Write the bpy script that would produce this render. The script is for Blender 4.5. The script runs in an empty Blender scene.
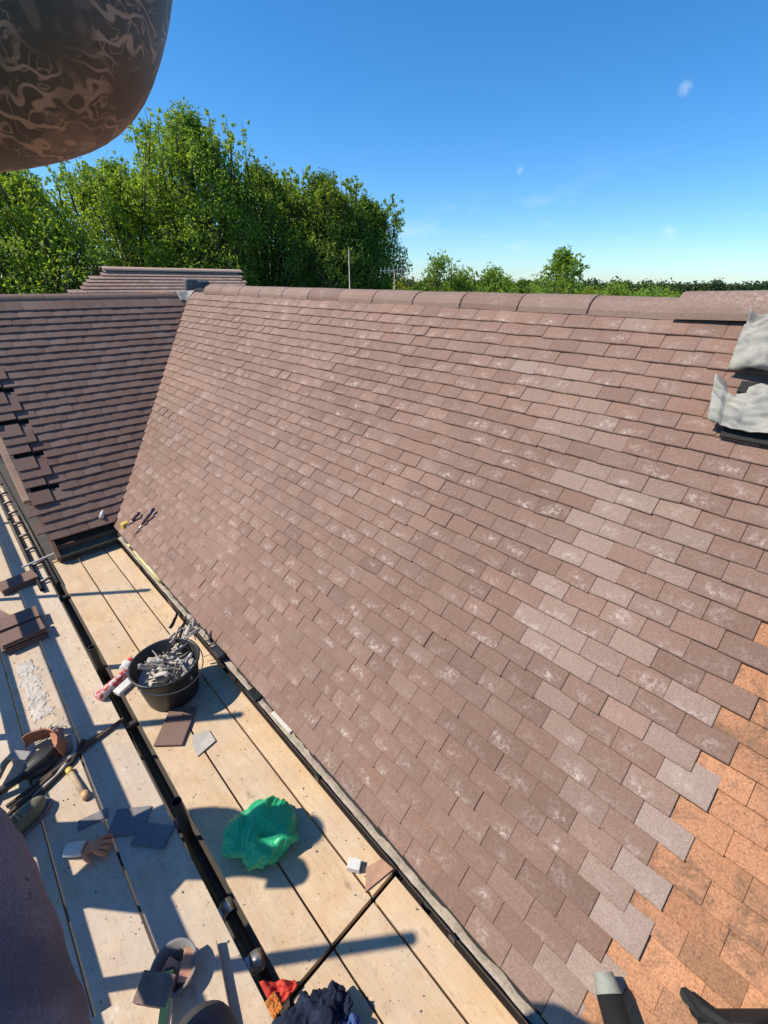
import bpy, bmesh, math, random
from mathutils import Vector, Matrix, noise
random.seed(11)
S = bpy.context.scene
COL = S.collection
PI = math.pi
R = math.radians

# ------------------------------------------------------------------ helpers
def tag(o, label=None, cat=None, group=None, kind=None):
    if label: o['label'] = label
    if cat: o['category'] = cat
    if group: o['group'] = group
    if kind: o['kind'] = kind
    return o

def link(name, me, mat=None, parent=None, smooth=False):
    o = bpy.data.objects.new(name, me)
    COL.objects.link(o)
    if mat:
        for m in (mat if isinstance(mat, (list, tuple)) else [mat]):
            me.materials.append(m)
    if parent: o.parent = parent
    if smooth:
        for p in me.polygons: p.use_smooth = True
    return o

def empty(name, loc=(0, 0, 0), rz=0, rot=None):
    o = bpy.data.objects.new(name, None)
    COL.objects.link(o)
    o.location = loc
    o.rotation_euler = rot if rot else (0, 0, rz)
    o.empty_display_size = .1
    return o

class MB:
    def __init__(s): s.bm = bmesh.new()
    def box(s, c, size, rot=None, bev=0.0, mi=0):
        r = bmesh.ops.create_cube(s.bm, size=1.0)
        vs = r['verts']
        M = Matrix.Translation(Vector(c)) @ (rot if rot is not None else Matrix()).to_4x4() @ Matrix.Diagonal((*size, 1))
        bmesh.ops.transform(s.bm, matrix=M, verts=vs)
        fs = {f for v in vs for f in v.link_faces}
        for f in fs: f.material_index = mi
        if bev > 0:
            es = {e for v in vs for e in v.link_edges}
            bmesh.ops.bevel(s.bm, geom=list(es), offset=bev, segments=2, profile=.7, affect='EDGES')
        return s
    def cyl(s, a, b, r, r2=None, seg=16, cap=True, mi=0):
        a = Vector(a); b = Vector(b); d = b - a
        q = d.to_track_quat('Z', 'Y').to_matrix().to_4x4()
        M = Matrix.Translation((a + b) / 2) @ q
        g = bmesh.ops.create_cone(s.bm, cap_ends=cap, segments=seg, radius1=r, radius2=r if r2 is None else r2, depth=d.length, matrix=M)
        for v in g['verts']:
            for f in v.link_faces: f.material_index = mi
        return s
    def pipe(s, a, b, r, t=.004, seg=18):
        """open hollow tube"""
        a = Vector(a); b = Vector(b); d = (b - a).normalized()
        q = d.to_track_quat('Z', 'Y').to_matrix()
        rings = []
        for (p, rr) in ((a, r), (b, r), (b, r - t), (a, r - t)):
            rings.append([s.bm.verts.new(p + q @ Vector((math.cos(2*PI*k/seg)*rr, math.sin(2*PI*k/seg)*rr, 0))) for k in range(seg)])
        for i in range(4):
            A = rings[i]; B = rings[(i+1) % 4]
            for k in range(seg):
                s.bm.faces.new((A[k], A[(k+1) % seg], B[(k+1) % seg], B[k]))
        return s
    def tube(s, pts, r, seg=8, closed=False):
        pts = [Vector(p) for p in pts]; n = len(pts); prev = None; first = None
        rr = r if isinstance(r, (list, tuple)) else [r]*n
        for i, p in enumerate(pts):
            d = (pts[(i+1) % n] if (closed or i < n-1) else p) - (pts[i-1] if (closed or i > 0) else p)
            q = d.to_track_quat('Z', 'X').to_matrix()
            ring = [s.bm.verts.new(p + q @ Vector((math.cos(2*PI*k/seg)*rr[i], math.sin(2*PI*k/seg)*rr[i], 0))) for k in range(seg)]
            if prev:
                for k in range(seg): s.bm.faces.new((prev[k], prev[(k+1) % seg], ring[(k+1) % seg], ring[k]))
            else: first = ring
            prev = ring
        if not closed:
            s.bm.faces.new(first[::-1]); s.bm.faces.new(prev)
        return s
    def lathe(s, prof, seg=32, M=Matrix()):
        prev = None
        for (r, z) in prof:
            ring = [s.bm.verts.new(M @ Vector((r*math.cos(2*PI*k/seg), r*math.sin(2*PI*k/seg), z))) for k in range(seg)]
            if prev:
                for k in range(seg): s.bm.faces.new((prev[k], prev[(k+1) % seg], ring[(k+1) % seg], ring[k]))
            prev = ring
        return s
    def ico(s, c, r, sub=2, sc=(1, 1, 1), rot=None):
        M = Matrix.Translation(Vector(c)) @ (rot if rot is not None else Matrix()).to_4x4() @ Matrix.Diagonal((*sc, 1))
        bmesh.ops.create_icosphere(s.bm, subdivisions=sub, radius=r, matrix=M)
        return s
    def prism(s, poly, z0, z1, M=Matrix()):
        a = [s.bm.verts.new(M @ Vector((x, y, z0))) for x, y in poly]
        b = [s.bm.verts.new(M @ Vector((x, y, z1))) for x, y in poly]
        n = len(poly)
        s.bm.faces.new(a[::-1]); s.bm.faces.new(b)
        for i in range(n): s.bm.faces.new((a[i], a[(i+1) % n], b[(i+1) % n], b[i]))
        return s
    def quad(s, *p):
        s.bm.faces.new([s.bm.verts.new(Vector(q)) for q in p]); return s
    def me(s, name):
        bmesh.ops.recalc_face_normals(s.bm, faces=s.bm.faces[:])
        m = bpy.data.meshes.new(name); s.bm.to_mesh(m); s.bm.free(); return m
    def build(s, name, mat, parent=None, smooth=False):
        return link(name, s.me(name), mat, parent, smooth)

def RZ(a): return Matrix.Rotation(a, 3, 'Z')
def RX(a): return Matrix.Rotation(a, 3, 'X')
def RY(a): return Matrix.Rotation(a, 3, 'Y')

# ------------------------------------------------------------------ materials
def newmat(name):
    m = bpy.data.materials.new(name); m.use_nodes = True
    nt = m.node_tree; b = nt.nodes['Principled BSDF']
    return m, nt, b
def N(nt, t, **kw):
    n = nt.nodes.new(t)
    for k, v in kw.items():
        if k in n.inputs.keys() if hasattr(n.inputs, 'keys') else False: n.inputs[k].default_value = v
        else: setattr(n, k, v)
    return n
def inp(n, **kw):
    for k, v in kw.items(): n.inputs[k.replace('_', ' ')].default_value = v
    return n
def ramp(nt, stops):
    r = nt.nodes.new('ShaderNodeValToRGB')
    e = r.color_ramp.elements
    while len(e) < len(stops): e.new(.5)
    for i, (p, c) in enumerate(stops):
        e[i].position = p; e[i].color = (*c, 1) if len(c) == 3 else c
    return r
def mixc(nt, a, b, fac, mode='MIX'):
    n = nt.nodes.new('ShaderNodeMix'); n.data_type = 'RGBA'; n.blend_type = mode
    for sock, v in ((n.inputs[6], a), (n.inputs[7], b), (n.inputs[0], fac)):
        if isinstance(v, bpy.types.NodeSocket): nt.links.new(v, sock)
        elif isinstance(v, (tuple, list)): sock.default_value = (*v, 1) if len(v) == 3 else v
        else: sock.default_value = v
    return n.outputs[2]
def mth(nt, op, a, b=None, c=None, clamp=False):
    n = nt.nodes.new('ShaderNodeMath'); n.operation = op; n.use_clamp = clamp
    for i, v in enumerate((a, b, c)):
        if v is None: continue
        if isinstance(v, bpy.types.NodeSocket): nt.links.new(v, n.inputs[i])
        else: n.inputs[i].default_value = v
    return n.outputs[0]
def nz(nt, scale, detail=4, rough=.55, vec=None, dist=0):
    n = nt.nodes.new('ShaderNodeTexNoise')
    n.inputs['Scale'].default_value = scale; n.inputs['Detail'].default_value = detail
    n.inputs['Roughness'].default_value = rough; n.inputs['Distortion'].default_value = dist
    if vec: nt.links.new(vec, n.inputs['Vector'])
    return n.outputs['Fac']
def texco(nt, which='Object', sc=None):
    t = nt.nodes.new('ShaderNodeTexCoord').outputs[which]
    if sc:
        m = nt.nodes.new('ShaderNodeMapping'); m.inputs['Scale'].default_value = sc
        nt.links.new(t, m.inputs['Vector']); return m.outputs['Vector']
    return t
def geopos(nt, sc=None):
    t = nt.nodes.new('ShaderNodeNewGeometry').outputs['Position']
    if sc:
        m = nt.nodes.new('ShaderNodeMapping'); m.inputs['Scale'].default_value = sc
        nt.links.new(t, m.inputs['Vector']); return m.outputs['Vector']
    return t
def bump(nt, b, h, strength=.3, dist=.002):
    n = nt.nodes.new('ShaderNodeBump'); n.inputs['Strength'].default_value = strength
    n.inputs['Distance'].default_value = dist
    nt.links.new(h, n.inputs['Height']); nt.links.new(n.outputs['Normal'], b.inputs['Normal'])

def simple(name, c, rough=.6, metal=0, var=.25, scale=30, bmp=.2, bd=.001, spec=.5, c2=None):
    m, nt, b = newmat(name)
    v = texco(nt)
    f = nz(nt, scale, 5, .6, v)
    f2 = nz(nt, scale*.17, 3, .5, v)
    lo = tuple(x*(1-var) for x in c); hi = tuple(min(1, x*(1+var)) for x in (c2 or c))
    r = ramp(nt, [(.3, lo), (.7, hi)])
    s = mth(nt, 'MULTIPLY_ADD', f2, .5, mth(nt, 'MULTIPLY', f, .5))
    nt.links.new(s, r.inputs[0]); nt.links.new(r.outputs[0], b.inputs['Base Color'])
    b.inputs['Roughness'].default_value = rough; b.inputs['Metallic'].default_value = metal
    b.inputs['Specular IOR Level'].default_value = spec
    if bmp: bump(nt, b, f, bmp, bd)
    return m

def tile_mat(name, base, warm, pale, smear=1.0, moss=None):
    """concrete plain tile: per-tile tint (vertex attribute), sandy grain, lime bloom on the middle of the tail"""
    m, nt, b = newmat(name)
    at = nt.nodes.new('ShaderNodeAttribute'); at.attribute_name = 'tint'
    sp = nt.nodes.new('ShaderNodeSeparateColor'); nt.links.new(at.outputs['Color'], sp.inputs[0])
    uv = nt.nodes.new('ShaderNodeUVMap'); uv.uv_map = 'tile'
    su = nt.nodes.new('ShaderNodeSeparateXYZ'); nt.links.new(uv.outputs[0], su.inputs[0])
    p = geopos(nt)
    big = nz(nt, 1.1, 3, .5, p)
    grain = nz(nt, 420, 3, .7, p)
    mid = nz(nt, 34, 6, .72, p, .3)
    mott = nz(nt, 150, 5, .8, p)
    col = mixc(nt, base, warm, mth(nt, 'MULTIPLY_ADD', big, 2.2, -.6, clamp=True))
    # tile-to-tile brightness
    tv = mth(nt, 'MULTIPLY_ADD', sp.outputs[0], 1.0, .5)
    cc = nt.nodes.new('ShaderNodeCombineColor')
    for i in range(3): nt.links.new(tv, cc.inputs[i])
    col = mixc(nt, col, cc.outputs[0], 1.0, 'MULTIPLY')
    # tile-to-tile greyness (b channel)
    col = mixc(nt, col, pale, sp.outputs[2])
    g = mth(nt, 'MULTIPLY_ADD', grain, 1.8, .10)
    cg = nt.nodes.new('ShaderNodeCombineColor')
    for i in range(3): nt.links.new(g, cg.inputs[i])
    col = mixc(nt, col, cg.outputs[0], .75, 'MULTIPLY')
    mm = mth(nt, 'MULTIPLY_ADD', mott, 2.2, -.1)
    cm = nt.nodes.new('ShaderNodeCombineColor')
    for i in range(3): nt.links.new(mm, cm.inputs[i])
    col = mixc(nt, col, cm.outputs[0], .75, 'MULTIPLY')
    if smear > 0:
        jx = mth(nt, 'MULTIPLY_ADD', nz(nt, 4.3, 1, .5, p), 1.5, -.25)
        jy = mth(nt, 'MULTIPLY_ADD', nz(nt, 5.1, 1, .5, p), -1.3, .95)
        du = mth(nt, 'POWER', mth(nt, 'DIVIDE', mth(nt, 'SUBTRACT', su.outputs[0], jx), .30), 2)
        dv = mth(nt, 'POWER', mth(nt, 'DIVIDE', mth(nt, 'SUBTRACT', su.outputs[1], jy), .26), 2)
        gs = mth(nt, 'EXPONENT', mth(nt, 'MULTIPLY', mth(nt, 'ADD', du, dv), -1))
        streak = nz(nt, 42, 7, .8, p, .3)
        n2 = mth(nt, 'MULTIPLY_ADD', streak, 6.5, -3.05, clamp=True)
        a = mth(nt, 'MULTIPLY', mth(nt, 'MULTIPLY', gs, n2), mth(nt, 'MULTIPLY', sp.outputs[1], smear), clamp=True)
        dust = mth(nt, 'MULTIPLY', mth(nt, 'MULTIPLY_ADD', mid, 4, -2.2, clamp=True), .28*smear)
        a = mth(nt, 'ADD', a, dust, clamp=True)
        col = mixc(nt, col, (.50, .43, .38), a)
    if moss:
        mo = mth(nt, 'MULTIPLY_ADD', nz(nt, 7, 6, .75, p, .8), 6, -3.0, clamp=True)
        col = mixc(nt, col, moss, mth(nt, 'MULTIPLY', mo, .85))
        sp2 = mth(nt, 'MULTIPLY_ADD', nz(nt, 110, 4, .7, p), 7, -3.7, clamp=True)
        col = mixc(nt, col, (.10, .055, .03), mth(nt, 'MULTIPLY', sp2, .7))
        li = mth(nt, 'MULTIPLY_ADD', nz(nt, 80, 4, .7, p), 8, -4.7, clamp=True)
        col = mixc(nt, col, (.58, .36, .20), mth(nt, 'MULTIPLY', li, .6))
    nt.links.new(col, b.inputs['Base Color'])
    b.inputs['Roughness'].default_value = .8; b.inputs['Specular IOR Level'].default_value = .35
    bh = mth(nt, 'MULTIPLY_ADD', grain, .5, mid)
    bump(nt, b, bh, .55 if not moss else .8, .0018 if not moss else .004)
    return m

M = {}
M['tile'] = tile_mat('brown_concrete_tile', (.180, .108, .080), (.226, .136, .102), (.34, .275, .235), .78)
M['tile_plain'] = tile_mat('brown_concrete_tile_new', (.160, .095, .074), (.177, .105, .082), (.30, .25, .22), .35)
M['tile_old'] = tile_mat('old_orange_clay_tile', (.43, .19, .095), (.46, .24, .13), (.20, .12, .085), 0, (.14, .085, .055))
M['ridge'] = tile_mat('brown_ridge_tile', (.19, .118, .090), (.22, .137, .105), (.33, .27, .235), .5)
M['felt'] = simple('roof_underlay', (.02, .018, .017), .9)
M['mortar'] = simple('ridge_mortar', (.30, .26, .22), .95, bmp=.6, bd=.004)
M['black_plastic'] = simple('black_gutter_plastic', (.015, .017, .017), .35, scale=60, bmp=.05)
M['green_black'] = simple('weathered_dark_green_gutter', (.02, .035, .028), .5, c2=(.06, .08, .065), scale=25)
M['silt'] = simple('gutter_silt', (.34, .29, .235), .95, var=.45, scale=90, bmp=.8, bd=.004)
M['brick'] = simple('red_brick', (.28, .12, .07), .9, scale=14)
M['wood_old'] = simple('old_timber', (.16, .09, .055), .85, var=.4, scale=20)
M['lead'] = None

def board_mat(name, c, warm, dust=.6):
    m, nt, b = newmat(name)
    oi = nt.nodes.new('ShaderNodeObjectInfo')
    p = geopos(nt)
    off = nt.nodes.new('ShaderNodeVectorMath'); off.operation = 'ADD'
    nt.links.new(p, off.inputs[0])
    cx = nt.nodes.new('ShaderNodeCombineXYZ'); nt.links.new(mth(nt, 'MULTIPLY', oi.outputs['Random'], 37), cx.inputs[2])
    nt.links.new(cx.outputs[0], off.inputs[1])
    mp = nt.nodes.new('ShaderNodeMapping'); mp.inputs['Scale'].default_value = (34, 2.2, 10)
    nt.links.new(off.outputs[0], mp.inputs['Vector'])
    gr = nz(nt, 1.0, 6, .65, mp.outputs[0], .6)
    mp2 = nt.nodes.new('ShaderNodeMapping'); mp2.inputs['Scale'].default_value = (150, 14, 30)
    nt.links.new(off.outputs[0], mp2.inputs['Vector'])
    fine = nz(nt, 1.0, 4, .7, mp2.outputs[0])
    blot = nz(nt, 7, 6, .68, off.outputs[0])
    speck = nz(nt, 90, 3, .6, off.outputs[0])
    col = mixc(nt, c, warm, mth(nt, 'MULTIPLY_ADD', blot, 3.6, -1.35, clamp=True))
    col = mixc(nt, col, tuple(x*.66 for x in c), mth(nt, 'MULTIPLY', mth(nt, 'MULTIPLY_ADD', gr, 5, -2.5, clamp=True), .5))
    vk = nt.nodes.new('ShaderNodeTexVoronoi'); vk.inputs['Scale'].default_value = 1.0
    mpk = nt.nodes.new('ShaderNodeMapping'); mpk.inputs['Scale'].default_value = (6.5, 2.6, 3); nt.links.new(off.outputs[0], mpk.inputs['Vector']); nt.links.new(mpk.outputs[0], vk.inputs['Vector'])
    kn = mth(nt, 'SUBTRACT', 1, mth(nt, 'MULTIPLY', vk.outputs['Distance'], 11), clamp=True)
    col = mixc(nt, col, (.17, .095, .05), mth(nt, 'MULTIPLY', kn, .75))
    col = mixc(nt, col, tuple(x*.55 for x in warm), mth(nt, 'MULTIPLY', mth(nt, 'MULTIPLY_ADD', fine, 6, -3.3, clamp=True), .45))
    # trodden grey dust and small dark marks
    dst = nz(nt, 3.1, 5, .6, off.outputs[0])
    col = mixc(nt, col, (.46, .40, .34), mth(nt, 'MULTIPLY', mth(nt, 'MULTIPLY_ADD', dst, 5, -2.1, clamp=True), dust))
    spl = nz(nt, 17, 6, .75, off.outputs[0], .5)
    col = mixc(nt, col, (.30, .215, .15), mth(nt, 'MULTIPLY', mth(nt, 'MULTIPLY_ADD', spl, 8, -4.6, clamp=True), .5))
    spw = nz(nt, 26, 5, .7, off.outputs[0], .2)
    col = mixc(nt, col, (.66, .60, .52), mth(nt, 'MULTIPLY', mth(nt, 'MULTIPLY_ADD', spw, 10, -6.1, clamp=True), .6))
    col = mixc(nt, col, (.13, .085, .06), mth(nt, 'MULTIPLY', mth(nt, 'MULTIPLY_ADD', speck, 12, -7.7, clamp=True), .8))
    hv = mth(nt, 'MULTIPLY_ADD', oi.outputs['Random'], .16, .92)
    cc = nt.nodes.new('ShaderNodeCombineColor')
    for i in range(3): nt.links.new(hv, cc.inputs[i])
    col = mixc(nt, col, cc.outputs[0], 1, 'MULTIPLY')
    nt.links.new(col, b.inputs['Base Color'])
    b.inputs['Roughness'].default_value = .85; b.inputs['Specular IOR Level'].default_value = .2
    bump(nt, b, mth(nt, 'ADD', gr, fine), .35, .0015)
    return m
M['board'] = board_mat('scaffold_board_warm', (.62, .47, .31), (.56, .38, .22), .28)
M['board_grey'] = board_mat('scaffold_board_dusty', (.56, .45, .33), (.48, .36, .25), .5)

def lead_mat():
    m, nt, b = newmat('old_lead_sheet')
    v = geopos(nt)
    f = nz(nt, 14, 6, .65, v, .4); g = nz(nt, 3.2, 3, .5, v)
    r = ramp(nt, [(.30, (.20, .195, .18)), (.5, (.30, .29, .26)), (.7, (.38, .365, .31))])
    nt.links.new(f, r.inputs[0])
    col = mixc(nt, r.outputs[0], (.42, .27, .15), mth(nt, 'MULTIPLY', mth(nt, 'MULTIPLY_ADD', g, 7, -4.1, clamp=True), .6))
    nt.links.new(col, b.inputs['Base Color']); b.inputs['Roughness'].default_value = .85
    b.inputs['Specular IOR Level'].default_value = .2
    bump(nt, b, f, .5, .004); return m
M['lead'] = lead_mat()
M['lead_dark'] = simple('lead_underside', (.10, .105, .115), .4, .3, scale=20)
M['lead_cap'] = simple('weathered_lead_cap', (.10, .10, .10), .85, var=.6, scale=12)
M['steel'] = simple('galvanised_tube', (.20, .185, .17), .5, .6, var=.4, scale=40)
M['steel_dark'] = simple('dirty_tube', (.045, .038, .033), .6, .4, var=.5, scale=40)
M['coupler'] = simple('galvanised_coupler', (.38, .37, .35), .4, .8, scale=60)
M['bucket'] = simple('black_rubber_bucket', (.022, .022, .024), .45, scale=50, bmp=.1)
M['debris'] = simple('grey_lead_offcuts', (.22, .20, .18), .5, .2, var=.5, scale=30)
M['debris_light'] = simple('mortar_crumbs', (.44, .40, .35), .9, var=.3, scale=50)
def print_mat():
    m, nt, b = newmat('red_white_print'); v = texco(nt)
    f = nz(nt, 32, 3, .5, v); col = mixc(nt, (.55, .06, .05), (.62, .56, .53), mth(nt, 'MULTIPLY_ADD', f, 12, -5.8, clamp=True))
    nt.links.new(col, b.inputs['Base Color']); b.inputs['Roughness'].default_value = .4; return m
M['pink'] = print_mat()
M['whiteplastic'] = simple('white_plastic', (.62, .60, .57), .4, var=.15)
M['yellow'] = simple('yellow_plastic', (.62, .45, .10), .45, var=.2)
M['paleyellow'] = simple('pale_yellow_tube', (.66, .58, .27), .45, var=.2)
M['purple'] = simple('dark_purple_handle', (.05, .03, .06), .4)
M['leather'] = simple('tan_leather', (.42, .17, .08), .6, var=.35, scale=25)
M['leather_dark'] = simple('black_leather', (.02, .017, .016), .5, var=.4)
M['canvas'] = simple('beige_webbing', (.40, .31, .20), .85, var=.3, scale=80)
M['chrome'] = simple('worn_steel', (.35, .34, .33), .3, .9)
M['brassy'] = simple('wooden_handle', (.45, .27, .13), .5, var=.3)
M['glove_o'] = simple('orange_latex_glove', (.66, .22, .09), .5, var=.3, scale=40)
M['glove_w'] = simple('pale_knitted_cuff', (.66, .58, .50), .9, var=.2, scale=120)
M['olive'] = simple('olive_fabric', (.16, .16, .10), .8, var=.5, scale=30)
M['grey_rubber'] = simple('grey_rubber_sole', (.13, .13, .14), .7, var=.3)
M['slate'] = simple('grey_slate', (.16, .15, .155), .7, var=.25)
M['fragment'] = simple('pale_grey_lead_offcut', (.40, .37, .33), .6, var=.3, scale=20)
M['navy'] = simple('navy_workwear', (.010, .014, .028), .95, var=.5, scale=60, bmp=.4, c2=(.022, .028, .05), spec=.08)
M['blue'] = simple('blue_cloth', (.05, .10, .28), .8)
M['blueplastic'] = simple('blue_plastic', (.10, .20, .55), .3)
M['red'] = simple('red_cloth', (.50, .035, .02), .7, var=.25)
M['orange'] = simple('orange_cloth', (.50, .17, .03), .8, var=.35, scale=18)
M['black'] = simple('black_cloth', (.008, .008, .009), .8)
M['levelbody'] = simple('yellow_green_anodised', (.45, .44, .12), .35, .3, var=.2)
M['shirt'] = None
M['brown_wood'] = simple('brown_prop', (.08, .05, .035), .7)
M['white_ring'] = simple('grey_white_pail', (.20, .195, .19), .7)

def shirt_mat():
    m, nt, b = newmat('mauve_grey_tshirt')
    v = texco(nt)
    f = nz(nt, 260, 4, .8, v); g = nz(nt, 30, 5, .6, v, .6); h = nz(nt, 6, 3, .5, v)
    col = mixc(nt, (.135, .118, .126), (.27, .235, .245), mth(nt, 'MULTIPLY_ADD', f, 3.5, -1.25, clamp=True))
    col = mixc(nt, col, (.06, .055, .07), mth(nt, 'MULTIPLY', mth(nt, 'MULTIPLY_ADD', h, 5, -2.3, clamp=True), .55))
    st = mth(nt, 'MULTIPLY_ADD', g, 14, -8.9, clamp=True)
    col = mixc(nt, col, (.03, .028, .035), mth(nt, 'MULTIPLY', st, .8))
    nt.links.new(col, b.inputs['Base Color']); b.inputs['Roughness'].default_value = .95
    b.inputs['Specular IOR Level'].default_value = .1
    bump(nt, b, f, .7, .002); return m
M['shirt'] = shirt_mat()
M['trousers'] = simple('dark_grey_work_trousers', (.045, .045, .048), .9, var=.3, scale=120, bmp=.4)
M['boot'] = simple('dark_boot', (.035, .028, .022), .6)
M['hair'] = simple('short_brown_hair', (.035, .02, .012), .7)

def skin_mat():
    m, nt, b = newmat('skin')
    v = texco(nt); f = nz(nt, 25, 4, .5, v)
    col = mixc(nt, (.46, .25, .17), (.56, .33, .24), f)
    nt.links.new(col, b.inputs['Base Color']); b.inputs['Roughness'].default_value = .5
    bump(nt, b, nz(nt, 300, 2, .5, v), .15, .0006)
    return m
M['skin'] = skin_mat()

def tattoo_mat():
    """black-work tattooed skin: dark shading broken by pale scroll lines"""
    m, nt, b = newmat('tattooed_skin')
    v = texco(nt, 'Object', (10, 10, 10))
    w1 = nt.nodes.new('ShaderNodeTexWave'); w1.wave_type = 'RINGS'; inp(w1, Scale=5.0, Distortion=14.0, Detail=2.0); w1.inputs['Detail Scale'].default_value = 1.3
    nt.links.new(v, w1.inputs['Vector'])
    line = mth(nt, 'MULTIPLY_ADD', w1.outputs['Fac'], 9, -7.2, clamp=True)
    d = nz(nt, 11, 2, .4, v, 1.2)
    thin = mth(nt, 'SUBTRACT', 1, mth(nt, 'MULTIPLY', mth(nt, 'ABSOLUTE', mth(nt, 'SUBTRACT', d, .5)), 42), clamp=True)
    d2 = nz(nt, 7, 2, .4, v, .6)
    patch = mth(nt, 'MULTIPLY_ADD', d2, 14, -8.3, clamp=True)
    mask = mth(nt, 'MULTIPLY_ADD', nz(nt, 5, 1, .5, v), 6, -2.4, clamp=True)
    a = mth(nt, 'MAXIMUM', mth(nt, 'MULTIPLY', line, .8), mth(nt, 'MULTIPLY', thin, .8))
    a = mth(nt, 'MAXIMUM', mth(nt, 'MULTIPLY', a, mask), mth(nt, 'MULTIPLY', patch, .22))
    ink = mixc(nt, (.030, .027, .020), (.105, .066, .042), nz(nt, 16, 4, .6, v))
    col = mixc(nt, ink, (.40, .25, .17), a)
    nt.links.new(col, b.inputs['Base Color']); b.inputs['Roughness'].default_value = .45
    bump(nt, b, nz(nt, 240, 3, .6, v), .3, .0008)
    return m
M['tattoo'] = tattoo_mat()

def plastic_bag():
    m, nt, b = newmat('green_plastic_bag')
    v = texco(nt); f = nz(nt, 22, 5, .6, v, .5)
    col = mixc(nt, (.012, .42, .17), (.06, .68, .32), f)
    nt.links.new(col, b.inputs['Base Color']); b.inputs['Roughness'].default_value = .38
    tr = nt.nodes.new('ShaderNodeBsdfTranslucent'); nt.links.new(col, tr.inputs['Color'])
    mx = nt.nodes.new('ShaderNodeMixShader'); mx.inputs[0].default_value = .3
    nt.links.new(b.outputs[0], mx.inputs[1]); nt.links.new(tr.outputs[0], mx.inputs[2])
    out = nt.nodes['Material Output']; nt.links.new(mx.outputs[0], out.inputs['Surface'])
    bump(nt, b, f, .5, .004); return m
M['bag'] = plastic_bag()

def leaf_mat(name, c1, c2):
    m, nt, b = newmat(name)
    at = nt.nodes.new('ShaderNodeAttribute'); at.attribute_name = 'tint'
    sp = nt.nodes.new('ShaderNodeSeparateColor'); nt.links.new(at.outputs['Color'], sp.inputs[0])
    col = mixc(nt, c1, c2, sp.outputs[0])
    nt.links.new(col, b.inputs['Base Color']); b.inputs['Roughness'].default_value = .5
    b.inputs['Specular IOR Level'].default_value = .25
    tr = nt.nodes.new('ShaderNodeBsdfTranslucent')
    c3 = mixc(nt, col, (1.5, 1.35, .5), 1, 'MULTIPLY'); nt.links.new(c3, tr.inputs['Color'])
    mx = nt.nodes.new('ShaderNodeMixShader'); mx.inputs[0].default_value = .55
    nt.links.new(b.outputs[0], mx.inputs[1]); nt.links.new(tr.outputs[0], mx.inputs[2])
    nt.links.new(mx.outputs[0], nt.nodes['Material Output'].inputs['Surface'])
    return m
M['leaf'] = leaf_mat('leaf_mid_green', (.085, .18, .03), (.32, .46, .08))
M['leaf_dark'] = leaf_mat('leaf_dark_green', (.06, .14, .03), (.26, .38, .07))
M['leaf_yellow'] = leaf_mat('leaf_yellow_green', (.16, .21, .02), (.36, .38, .04))
M['leaf_far'] = leaf_mat('leaf_far', (.04, .07, .035), (.07, .11, .05))
M['bark'] = simple('bark', (.09, .065, .045), .95, var=.4, scale=12, bmp=.8, bd=.01)
M['grass'] = simple('grass', (.07, .11, .03), .95, var=.4, scale=.6)
M['render_wall'] = simple('cream_render', (.45, .40, .33), .9, scale=10)

# ------------------------------------------------------------------ geometry constants (metres; deck top z = 0)
GA = .09; SL = GA / math.sqrt(2)      # tile gauge; run per course at 45 degrees
XR, ZR = 2.905, 2.2615                # top line of main slope (under the ridge tiles)
KV = 3.99                             # valley: y = x + KV
YL = XR + KV                          # top line of the left slope
TW = .1665
I2 = 1 / math.sqrt(2)

def bloc(n, a, b):
    return a + (b - a) * n

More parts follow.
